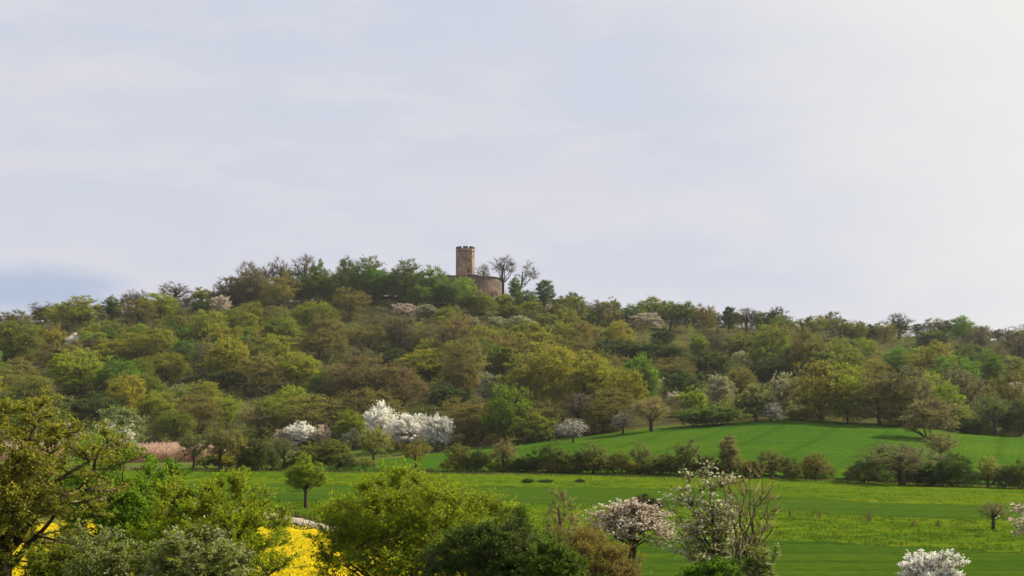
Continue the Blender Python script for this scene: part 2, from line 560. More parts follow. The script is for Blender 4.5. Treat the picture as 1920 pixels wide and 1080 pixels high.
# rape field: a raised canopy with flower heads
def rape_field():
    rng = np.random.default_rng(5)
    xs = np.arange(-300, 881, 10.0)
    rows = 26
    X = np.zeros((len(xs), rows))
    Y = np.zeros((len(xs), rows))
    for i, px in enumerate(xs):
        d1 = hit(px, float(LR(px)) + 12, 60)[1]
        d = np.linspace(82, d1, rows)
        Y[i] = d
        X[i] = (px - 960) / F * d
    Z = ground(X, Y) + .85 + .10 * rng.standard_normal(X.shape)
    Z[0, :] -= .85
    Z[-1, :] -= .85
    Z[:, 0] -= .85
    Z[:, -1] -= .85
    n, m = X.shape
    V = np.stack([X, Y, Z], -1).reshape(-1, 3)
    i = np.arange(n * m).reshape(n, m)
    f = np.stack([i[:-1, :-1], i[1:, :-1], i[1:, 1:], i[:-1, 1:]], -1).reshape(-1, 4)
    # flower heads
    k = 36000
    pi = rng.uniform(0, n - 1.001, k)
    pj = rng.uniform(0, m - 1.001, k)
    def smp(A):
        a, b = pi.astype(int), pj.astype(int)
        u, v = pi - a, pj - b
        return A[a, b] * (1 - u) * (1 - v) + A[a + 1, b] * u * (1 - v) + A[a, b + 1] * (1 - u) * v + A[a + 1, b + 1] * u * v
    c = np.stack([smp(X), smp(Y), 0 * pi], -1)
    c[:, 2] = ground(c[:, 0], c[:, 1]) + rng.uniform(.75, 1.28, k)
    Vl, fl = leaf_quads(rng, c, rng.normal(size=(k, 3)) * .5 + [0, 0, 1.0], .13, .6, .4)
    k2 = 4000
    j = rng.integers(0, k, k2)
    c2 = c[j] + np.concatenate([rng.normal(size=(k2, 2)) * .15, -rng.uniform(.05, .3, (k2, 1))], 1)
    Vg, fg = leaf_quads(rng, c2, rng.normal(size=(k2, 3)) * .4 + [0, 0, 1.0], .22, .35, .4)
    me = mesh_np('rape_field', np.concatenate([V, Vl, Vg]), [f, fl + len(V), fg + len(V) + len(Vl)], [0, 1, 2])
    o = link('rape_field', me)
    me.materials.append(M['rape'])
    me.materials.append(M['rape_flower'])
    me.materials.append(M['rape_stem'])
    tag(o, 'bright yellow flowering rape field behind the foreground willows', 'rape field', kind='stuff')


# ------------------------------------------------------------------ tree maker
def unit(a):
    return a / np.maximum(np.linalg.norm(a, axis=-1, keepdims=True), 1e-9)


def tubes(P, R, s):
    """P (n,k,3), R (n,k) -> verts, quads"""
    n, k, _ = P.shape
    T = unit(np.gradient(P, axis=1))
    ref = np.where(np.abs(T[..., 2:3]) > .9, np.array([1., 0, 0]), np.array([0, 0, 1.]))
    A = unit(np.cross(T, ref))
    B = np.cross(T, A)
    an = np.arange(s) * 2 * np.pi / s
    V = P[:, :, None] + R[:, :, None, None] * (np.cos(an)[:, None] * A[:, :, None] + np.sin(an)[:, None] * B[:, :, None])
    idx = np.arange(n * k * s).reshape(n, k, s)
    a = idx[:, :-1]
    b = idx[:, 1:]
    f = np.stack([a, np.roll(a, -1, 2), np.roll(b, -1, 2), b], -1).reshape(-1, 4)
    return V.reshape(-1, 3), f


def spikes(rng, A, B, w):
    """thin tapering twigs from A to B: three-sided, with a bend"""
    n = len(A)
    Mid = (A + B) / 2 + rng.normal(size=(n, 3)) * np.linalg.norm(B - A, axis=1, keepdims=True) * .07
    P = np.stack([A, Mid, B], 1)
    w = np.broadcast_to(np.asarray(w, float), (n,))
    R = np.stack([w, w * .7, w * .25], 1)
    return tubes(P, R, 3)


def cones(P, w):
    """the cheapest twig: a three-sided spike along the ends of each polyline"""
    A, B = P[:, 0], P[:, -1]
    n = len(A)
    T = unit(B - A)
    ref = np.where(np.abs(T[:, 2:3]) > .9, np.array([1., 0, 0]), np.array([0, 0, 1.]))
    S = unit(np.cross(T, ref))
    U = np.cross(T, S)
    V = np.stack([A + S * w, A - S * w * .5 + U * w * .87, A - S * w * .5 - U * w * .87, B], 1).reshape(-1, 3)
    i = np.arange(n)[:, None] * 4
    f = np.concatenate([i + np.array(q) for q in ((0, 1, 3), (1, 2, 3), (2, 0, 3))])
    return V, f


def leaf_quads(rng, C, D, size, aspect=.55, vary=.35):
    """kite shaped leaves at C with long axis near D"""
    n = len(C)
    D = unit(D)
    S = unit(np.cross(D, rng.normal(size=(n, 3))))
    L_ = size * (1 + vary * rng.uniform(-1, 1, (n, 1)))
    Wd = L_ * aspect
    nrm = np.cross(D, S)
    V = np.stack([C, C + D * L_ * .5 + S * Wd * .5 + nrm * L_ * .08, C + D * L_, C + D * L_ * .5 - S * Wd * .5 + nrm * L_ * .08], 1).reshape(-1, 3)
    return V, np.arange(n * 4).reshape(n, 4)


def bez(a, m, b, k):
    t = np.linspace(0, 1, k)[None, :, None]
    return (1 - t) ** 2 * a[:, None] + 2 * t * (1 - t) * m[:, None] + t * t * b[:, None]


def along(P, i, t):
    k = P.shape[1]
    f = np.clip(t, 0, .9999) * (k - 1)
    j = f.astype(int)
    u = (f - j)[:, None]
    p = P[i, j] * (1 - u) + P[i, j + 1] * u
    return p, unit(P[i, j + 1] - P[i, j])


def grow(seed, H=10., W=8., clear=2., nl=12, ns=9, nt=9, nlv=4, leaf=.3, aspect=.55, arch=.1, up=.25, sl=.20, tl=.10,
         trunk_r=.18, twig_w=.02, smin=-.35, stems=1, lobes=.18, lean=(0, 0), split=False, leaf_up=.2, cluster=.5, shape='round', nx=0, limb_thin=1.0, spread=.3):
    """skeleton and leaves of one tree standing at the origin; returns vertex and face arrays"""
    rng = np.random.default_rng(seed)
    lean = np.array([lean[0], lean[1], 0.])
    # trunk(s)
    TP, TR = [], []
    top = clear + (H - clear) * (.62 if stems == 1 else .35)
    for s in range(stems):
        k = 7
        t = np.linspace(0, 1, k)
        az = rng.uniform(0, 6.28) if stems > 1 else 0
        off = np.array([math.cos(az), math.sin(az), 0]) * (W * spread * .5 * (.4 + rng.uniform(0, .8)) if stems > 1 else 0)
        base = np.array([math.cos(az), math.sin(az), 0]) * (W * .04 if stems > 1 else 0)
        P = base + np.outer(t, [0, 0, top]) + np.outer(t ** 1.3, off + lean * .6) + np.cumsum(rng.normal(size=(k, 3)) * [1, 1, 0] * H * .006, 0)
        P[0] = base
        P[0, 2] = -.25
        TP.append(P)
        TR.append(trunk_r * (1 / math.sqrt(stems)) * np.array([1.35, 1, .9, .8, .65, .5, .3]))
    TP, TR = np.array(TP), np.array(TR)
    # limbs and branches reach for points inside a lumpy envelope
    E = np.array([W / 2, W / 2, (H - clear) / 2]) * (1 - .5 * sl - .35 * tl)
    C = np.array([0, 0, clear + (H - clear) * .5]) + lean
    nlob = 16
    lob = unit(rng.normal(size=(nlob, 3)))
    lamp = rng.uniform(.3, 1, nlob)

    def envelope(u, q):
        """u unit directions, q radial fraction"""
        b = (lamp * np.exp(-(1 - u @ lob.T) * 8)).max(1)
        p = u * ((1 - lobes) + lobes * 1.5 * b)[:, None] * q[:, None]
        s = p[:, 2]
        if shape == 'dome':
            p[:, 2] = np.where(s < 0, s * .75, s)
            p[:, :2] *= np.where(s < 0, 1.0, 1 + .10 * s)[:, None]
        elif shape == 'vase':
            p[:, :2] *= np.clip(.25 + .42 * (s + 1), .1, 1)[:, None]
        elif shape == 'cone':
            p[:, :2] *= np.clip(1 - .47 * (s + 1), .06, 1)[:, None]
        elif shape == 'full':
            p[:, :2] *= np.where(s < 0, (1 - .75 * np.clip(s, -1, 0) ** 2) ** -.5, 1)[:, None]
        elif shape == 'umbrella':
            p[:, 2] -= .55 * (p[:, 0] ** 2 + p[:, 1] ** 2)
        return C + E * p
    g = np.arange(nl)
    az = g * 2.39996 + rng.normal(size=nl) * .3
    s_ = np.clip(np.linspace(smin, 1, nl) + rng.normal(size=nl) * .05, -.97, .97)
    c_ = np.sqrt(1 - s_ ** 2)
    tip = envelope(np.stack([np.cos(az) * c_, np.sin(az) * c_, s_], -1), rng.uniform(.62, .9, nl))
    ti = rng.integers(0, stems, nl)
    lo = clear * .8 if stems == 1 else .05 * H
    hs = np.clip(lo + (tip[:, 2] - lo) * rng.uniform(.25, .55, nl), lo, top * .96)
    st, _ = along(TP, ti, (hs + .25) / (top + .25))
    ln = np.linalg.norm(tip - st, axis=1, keepdims=True)
    mid = (st + tip) / 2 + np.array([0, 0, 1.]) * arch * ln + rng.normal(size=(nl, 3)) * ln * .07
    LP = bez(st, mid, tip, 7)
    LP[:, 1:-1] += rng.normal(size=(nl, 5, 3)) * (ln * .02)[:, None]
    lr = (trunk_r * .30 * limb_thin * (.5 + .6 * ln / ln.max()))
    LR_ = lr * np.linspace(1, .2, 7)[None]
    # branches: from the nearest limb to points spread through the crown
    nsub = nl * ns
    u = unit(rng.normal(size=(nsub * 3, 3)))
    u = u[u[:, 2] > smin - .15][:nsub]
    nsub = len(u)
    tg_ = envelope(u, rng.uniform(0, 1, nsub) ** .42)
    LS = LP[:, 1:].reshape(-1, 3)
    dd = ((tg_[:, None] - LS[None]) ** 2 * np.array([1, 1, .8])).sum(2) + np.where(LS[None, :, 2] > tg_[:, None, 2] + .02 * H, (.12 * W) ** 2, 0)
    near = LS[dd.argmin(1)]
    bl_ = np.linalg.norm(tg_ - near, axis=1, keepdims=True)
    SP = bez(near, (near + tg_) / 2 + rng.normal(size=(nsub, 3)) * bl_ * .12 - np.array([0, 0, 1.]) * bl_ * .08 * np.sign(up), tg_, 4)
    sr = trunk_r * .09 * limb_thin * np.array([1, .8, .55, .3])

    def children(P, n_each, length, tmin, wt, wo, wr, wu, k):
        m = len(P) * n_each
        i = np.repeat(np.arange(len(P)), n_each)
        t = tmin + (1 - tmin) * np.tile((np.arange(n_each) + .5) / n_each, len(P)) + rng.normal(size=m) * .04
        t = np.clip(t, .02, 1)
        p, tg = along(P, i, t)
        o = unit((p - C) / E)
        d = unit(tg * wt + o * wo + unit(rng.normal(size=(m, 3))) * wr + np.array([0, 0, 1.]) * wu)
        l = length * rng.uniform(.45, 1.2, (m, 1))
        e = p + d * l
        md = (p + e) / 2 + unit(rng.normal(size=(m, 3))) * l * .10
        return bez(p, md, e, k)
    TW = children(SP, nt, W * tl, .30, .35, .45, .85, up, 3)
    if nx:
        TX = children(TW, nx, W * tl * .6, .2, .5, .25, .8, up, 3)
    else:
        TX = TW
    wood = []
    wood.append(tubes(TP, TR, 8))
    wood.append(tubes(LP, LR_, 5))
    wood.append(tubes(SP, np.broadcast_to(sr, (len(SP), 4)), 3))
    tw = [cones(TW, twig_w * 1.15)]
    if nx:
        tw.append(cones(TX, twig_w * .75))
    lv = None
    if nlv > 0:
        tot = int(len(TX) * nlv)
        i = rng.integers(0, len(TX), tot)
        if cluster > 0:      # some twigs carry more than others
            wgt = rng.gamma(1 / cluster, cluster, len(TX)) + .02
            i = rng.choice(len(TX), tot, p=wgt / wgt.sum())
        p, tg = along(TX, i, rng.uniform(.1, 1, tot))
        p = p + rng.normal(size=(tot, 3)) * leaf * .35
        d = unit(rng.normal(size=(tot, 3))) + tg * .5 + np.array([0, 0, 1.]) * leaf_up
        lv = leaf_quads(rng, p, d, leaf, aspect)
    allp = np.concatenate([TX.reshape(-1, 3)] + ([lv[0]] if lv else []))
    ext = (np.percentile(allp[:, 0], 98.5) - np.percentile(allp[:, 0], 1.5), np.percentile(allp[:, 2], 99.3))
    return dict(wood=wood, twigs=tw, leaves=lv, W=ext[0], H=ext[1], LP=LP, LR=LR_)


def cat(parts):
    V, Fs, o = [], [], 0
    for v, f in parts:
        V.append(v)
        Fs.append(f + o)
        o += len(v)
    return np.concatenate(V), np.concatenate(Fs)


def tree_meshes(name, T):
    Vw, fw = cat(T['wood'])
    trunk = mesh_np(name + '_trunk', Vw, [fw])
    trunk.polygons.foreach_set('use_smooth', np.ones(len(fw), bool))
    Vt, ft = cat(T['twigs'])
    if T['leaves'] is not None:
        Vl, fl = T['leaves']
        crown = mesh_np(name + '_crown', np.concatenate([Vt, Vl]), [ft, fl + len(Vt)], [0, 1])
    else:
        crown = mesh_np(name + '_crown', Vt, [ft], [0])
    trunk.materials.append(M['bark'])
    crown.materials.append(M['twig'])
    crown.materials.append(M['olive'])
    return trunk, crown


# prototypes for the hillside and the hedgerows (about 10 m tall, scaled in use)
PROTO = {}


def proto(style, n, **kw):
    PROTO[style] = []
    for s in range(n):
        T = grow(hash_seed(style) + s * 17, **kw)
        PROTO[style].append((*tree_meshes(style, T), T['W'], T['H']))


def hash_seed(s):
    return sum((i + 1) * ord(c) for i, c in enumerate(s)) % 9973


proto('round', 3, H=10, W=9, clear=-1.0, nl=20, ns=12, nt=10, nlv=5.5, leaf=.24, up=.30, cluster=.3, smin=-.85, lobes=.26, shape='full')
proto('airy', 3, H=10, W=8, clear=-.6, nl=18, ns=10, nt=11, nlv=3.6, leaf=.21, up=.7, tl=.11, twig_w=.022, cluster=.5, smin=-.8, lobes=.32, shape='full')
proto('budding', 3, H=10, W=9, clear=-1.0, nl=20, ns=12, nt=12, nlv=3.6, leaf=.17, up=.8, tl=.11, twig_w=.026, cluster=.3, smin=-.85, lobes=.24, shape='full')
proto('bare', 3, H=10, W=7.5, clear=2.2, nl=14, ns=7, nt=6, nlv=0, up=.45, tl=.12, sl=.22, twig_w=.028, nx=2, trunk_r=.34, arch=-.05, lobes=.3, smin=-.4, limb_thin=1.5)
proto('tall', 3, H=10, W=4.6, clear=-.3, nl=16, ns=10, nt=10, nlv=5.0, leaf=.20, up=.7, tl=.14, twig_w=.020, cluster=.5, smin=-.85, lobes=.32, shape='full')
proto('bush', 3, H=6, W=7, clear=-.8, nl=18, ns=11, nt=10, nlv=5.0, leaf=.21, up=.5, stems=5, smin=-.7, shape='full', trunk_r=.16, twig_w=.020, spread=.5, lobes=.28, limb_thin=.6)
proto('brush', 3, H=6, W=6, clear=-.5, nl=18, ns=10, nt=12, nlv=3.0, leaf=.16, up=1.0, stems=5, smin=-.7, trunk_r=.16, twig_w=.022, spread=.6, lobes=.35, shape='full', limb_thin=.6)
proto('blossom', 3, H=8, W=8, clear=-.8, nl=18, ns=11, nt=11, nlv=8.5, leaf=.18, up=1.1, aspect=.85, tl=.13, stems=2, trunk_r=.18, twig_w=.012, cluster=.9, spread=.3, smin=-.8, lobes=.45, shape='full', limb_thin=.6)
proto('apple', 3, H=6, W=7, clear=.9, nl=14, ns=9, nt=10, nlv=2.8, leaf=.14, up=.6, tl=.12, twig_w=.020, trunk_r=.20, arch=-.02, smin=-.8, lobes=.45, limb_thin=1.2)

USED = []      # every placed tree, for the wood's fill and labels


def set_slot(o, i, m):
    o.material_slots[i].link = 'OBJECT'
    o.material_slots[i].material = m


_rnd = random.Random(3)


def plant(style, mat, P, H, W, name, label=None, category='tree', group=None, twig='twig', var=None, rz=None):
    pr = PROTO[style][_rnd.randrange(len(PROTO[style])) if var is None else var % len(PROTO[style])]
    root = bpy.data.objects.new(name, None)
    root.empty_display_size = .5
    COL.objects.link(root)
    root.location = (P[0], P[1], P[2] - .05)
    root.rotation_euler = (0, 0, _rnd.uniform(0, 6.28) if rz is None else rz)
    sx = W / pr[2]
    root.scale = (sx, sx, H / pr[3])
    t = link('trunk', pr[0], root)
    c = link('crown', pr[1], root)
    if style != 'bare':
        set_slot(c, 1, M[mat])
    set_slot(c, 0, M[twig])
    tag(root, label, category, group)
    return root


KINDWORD = {'round': 'leafy tree', 'airy': 'airy tree', 'budding': 'twiggy tree', 'bare': 'bare tree', 'tall': 'slender tree', 'bush': 'rounded bush', 'brush': 'brushy shrub', 'blossom': 'bush', 'apple': 'orchard tree'}
OBJNAME = {'round': 'broadleaf_tree', 'airy': 'broadleaf_tree', 'budding': 'budding_tree', 'bare': 'bare_tree', 'tall': 'slender_tree', 'bush': 'bush', 'brush': 'shrub', 'blossom': 'blossoming_bush', 'apple': 'orchard_tree'}
TODO = []      # (root, px, base y, style, mat) of the trees that get a composed label


def put(style, mat, px, by, ty, w, label=None, name=None, group=None, d=None, twig=None, var=None, rz=None, category=None):
    """a tree whose foot shows at pixel (px, by) and whose top at ty, crown w pixels wide"""
    P = hit(px, by) if d is None else None
    if P is None:
        dd = d or 838.
        x = (px - 960) / F * dd
        P = np.array([x, dd, float(ground(x, dd))])
    dist = P[1]
    H = CAMZ + (HZ - ty) / F * dist - P[2]
    W = w / F * dist
    if twig is None:
        twig = {'brown': 'twig_red', 'rust': 'twig_red', 'tan': 'twig_warm', 'yolive': 'twig_warm', 'purple': 'twig_red', 'lime': 'twig_warm', 'willow': 'twig_warm'}.get(mat, 'twig')
    if category is None:
        category = 'shrub' if style in ('bush', 'brush', 'blossom') else 'tree'
    o = plant(style, mat, P, H, W, name or OBJNAME[style], label, category, group, twig, var, rz)
    USED.append((px, by, ty, w))
    if label is None:
        TODO.append((o, px, by, style, mat))
    return o


rape_field()

# ------------------------------------------------------------------ the castle on the hill
def box_arrays(c, s):
    c, s = np.array(c, float), np.array(s, float) / 2
    V = np.array([[x, y, z] for x in (-1, 1) for y in (-1, 1) for z in (-1, 1)]) * s + c
    f = np.array([[0, 1, 3, 2], [4, 6, 7, 5], [0, 4, 5, 1], [2, 3, 7, 6], [0, 2, 6, 4], [1, 5, 7, 3]])
    return V, f


def prism(angles, r0, r1, z0, z1, top=True, taper=None):
    n = len(angles)
    a = np.array(angles)
    V = np.concatenate([np.stack([np.cos(a) * r0, np.sin(a) * r0, np.full(n, z0)], -1), np.stack([np.cos(a) * r1, np.sin(a) * r1, np.full(n, z1)], -1)])
    i = np.arange(n)
    f = [tuple(q) for q in np.stack([i, (i + 1) % n, (i + 1) % n + n, i + n], -1)]
    return V.tolist(), f + [tuple(range(n, 2 * n))] + [tuple(range(n))[::-1]]


def part(name, V, f, mat, parent):
    me = bpy.data.meshes.new(name)
    me.from_pydata([tuple(v) for v in V], [], [tuple(int(k) for k in q) for q in f])
    me.materials.append(M[mat])
    return link(name, me, parent)


def empty(name, loc, rz=0):
    o = bpy.data.objects.new(name, None)
    o.location = loc
    o.rotation_euler = (0, 0, rz)
    COL.objects.link(o)
    return o


def castle():
    D = 832.
    tx = (872.5 - 960) / F * D
    zb = float(ground(tx, D)) - 1
    ztop = z_at(463, D)
    R = 17 / F * D / 0.9659          # octagon: corners
    # face normals 70, 25, -20, -65 degrees right of the view: corner angles sit half way
    corners = [math.radians(-90 + 25 + 22.5 + 45 * k) for k in range(8)]
    t = empty('watch_tower', (tx, D, zb))
    tag(t, 'tall octagonal brown sandstone castle tower with battlements on the hilltop', 'tower')
    h = ztop - zb
    V, f = prism(corners, R * 1.02, R, 0, h - 1.3)
    part('shaft', V, f, 'stone', t)
    V, f = prism(corners, R * 1.03, R * 1.03, h - 3.0, h - 2.65)
    part('string_course', V, f, 'coping', t)
    # parapet: two merlons to each side, gaps between them
    ap = R * math.cos(math.pi / 8)
    side = 2 * R * math.sin(math.pi / 8)
    for k in range(8):
        na = corners[k] + math.radians(22.5)
        nx_, ny_ = math.cos(na), math.sin(na)
        for s in (-1, 1):
            w = side * .40
            off = s * side * .315
            c = np.array([nx_ * (ap - .45) - ny_ * off, ny_ * (ap - .45) + nx_ * off, 0])
            u, v = np.array([-ny_, nx_, 0]), np.array([nx_, ny_, 0])
            pts = []
            for zz, ww in ((h - 1.36, w * 1.08), (h - .25, w * .95), (h, w * .82)):
                for a, b in ((-1, -1), (1, -1), (1, 1), (-1, 1)):
                    pts.append(c + u * a * ww / 2 + v * b * .42 + np.array([0, 0, zz]))
            f = []
            for r in range(2):
                for q in range(4):
                    f.append((r * 4 + q, r * 4 + (q + 1) % 4, r * 4 + 4 + (q + 1) % 4, r * 4 + 4 + q))
            f += [(8, 9, 10, 11), (3, 2, 1, 0)]
            part('merlon', pts, f, 'coping', t)
    # slit windows, set proud of the wall by their stone frames
    for k, off, zz in ((7, .6, h * .72), (7, -.3, h * .52), (0, 0, h * .80)):
        na = corners[k] + math.radians(22.5)
        rr = ap * 1.012
        c = np.array([math.cos(na) * rr - math.sin(na) * off, math.sin(na) * rr + math.cos(na) * off, zz])
        fr = empty('slit_window', c, na)
        fr.parent = t
        V, f = cat([box_arrays((0, .28, 0), (.22, .16, 1.7)), box_arrays((0, -.28, 0), (.22, .16, 1.7)), box_arrays((0, 0, .93), (.24, .76, .2))])
        part('frame', V, f, 'coping', fr)
        V, f = box_arrays((-.02, 0, 0), (.16, .38, 1.6))
        part('opening', V, f, 'wood', fr)  # solid dark panel, its colour stands in for the shade inside the slit
    V, f = tubes(np.array([[[.4, 0, h - 2], [.4, 0, h + .6], [.4, 0, h + 2.6]]]), np.array([[.11, .09, .05]]), 6)
    part('flagpole', V, f, 'metal', t)

    # ring wall with a rounded, slightly falling coping
    rx = (884 - 960) / F * D
    Rw = 57 / F * D
    zt = z_at(516.5, D - Rw)
    zr = min(float(ground(rx + Rw, D)), float(ground(rx, D - Rw))) - 4
    rw = empty('castle_wall', (rx, D, zr))
    tag(rw, 'curved brown rubble castle wall ringing the foot of the tower', 'castle wall')
    n = 40
    a = np.linspace(0, 2 * np.pi, n, endpoint=False)
    rr = Rw * (1 + .025 * np.sin(a * 3 + 1))
    hh = zt - zr - 1.1 * np.clip(np.cos(a), 0, 1) ** 2 + .25 * np.sin(a * 7) + .2 * np.sin(a * 13 + 2)

    def ringmesh(ro, ri, z0, z1):
        V = np.concatenate([np.stack([np.cos(a) * r_, np.sin(a) * r_, z_ * np.ones(n)], -1) for r_, z_ in ((ro * 1.03, z0), (ro, z1), (ri, z1), (ri, z0))])
        i = np.arange(n)
        j = (i + 1) % n
        f = np.concatenate([np.stack([i + p * n, j + p * n, j + q * n, i + q * n], -1) for p, q in ((0, 1), (1, 2), (2, 3))])
        return V, f
    V, f = ringmesh(rr, rr - 2.2, 0 * hh, hh)
    o = part('wall', V, f, 'stone_wall', rw)
    V, f = ringmesh(rr + .12, rr - 2.3, hh + .003, hh + .45)
    part('coping', V, f, 'coping', rw)
    # three broad buttresses
    for an in (-1.25, -.55, -2.0):
        c, s = math.cos(an), math.sin(an)
        V = []
        for z_, o_ in ((0, 1.5), (8.2, .9), (9.4, .05)):
            for q in (-1, 1):
                for r_ in (-.6, o_):
                    V.append((c * (Rw * 1.0 + r_) - s * q * .9, s * (Rw * 1.0 + r_) + c * q * .9, z_))
        f = []
        for k in (0, 4):
            f += [(k, k + 1, k + 5, k + 4), (k + 1, k + 3, k + 7, k + 5), (k + 3, k + 2, k + 6, k + 7), (k + 2, k, k + 4, k + 6)]
        f.append((8, 9, 11, 10))
        part('buttress', V, f, 'stone_wall', rw)

    # small outbuilding with a red roof at the foot of the wall
    d = D - Rw - 4
    x = (925 - 960) / F * d
    zt2 = z_at(551.5, d)
    b = empty('outbuilding', (x, d, zt2 - 1.6))
    tag(b, 'small red roofed outbuilding tucked under the castle wall', 'building')
    V, f = box_arrays((0, 0, .0), (4.2, 3.2, 3.2))
    part('wall', V, f, 'plaster', b)
    V = [(-2.5, -2.0, 1.5), (2.5, -2.0, 1.5), (2.5, 1.9, 3.4), (-2.5, 1.9, 3.4), (-2.5, -2.0, 1.7), (2.5, -2.0, 1.7), (2.5, 1.9, 3.62), (-2.5, 1.9, 3.62)]
    part('roof', V, [(0, 3, 2, 1), (4, 5, 6, 7), (0, 1, 5, 4), (1, 2, 6, 5), (2, 3, 7, 6), (3, 0, 4, 7)], 'tile', b)
    V, f = box_arrays((-.9, -1.63, .35), (1.5, .1, 1.7))
    part('door', V, f, 'wood', b)


castle()

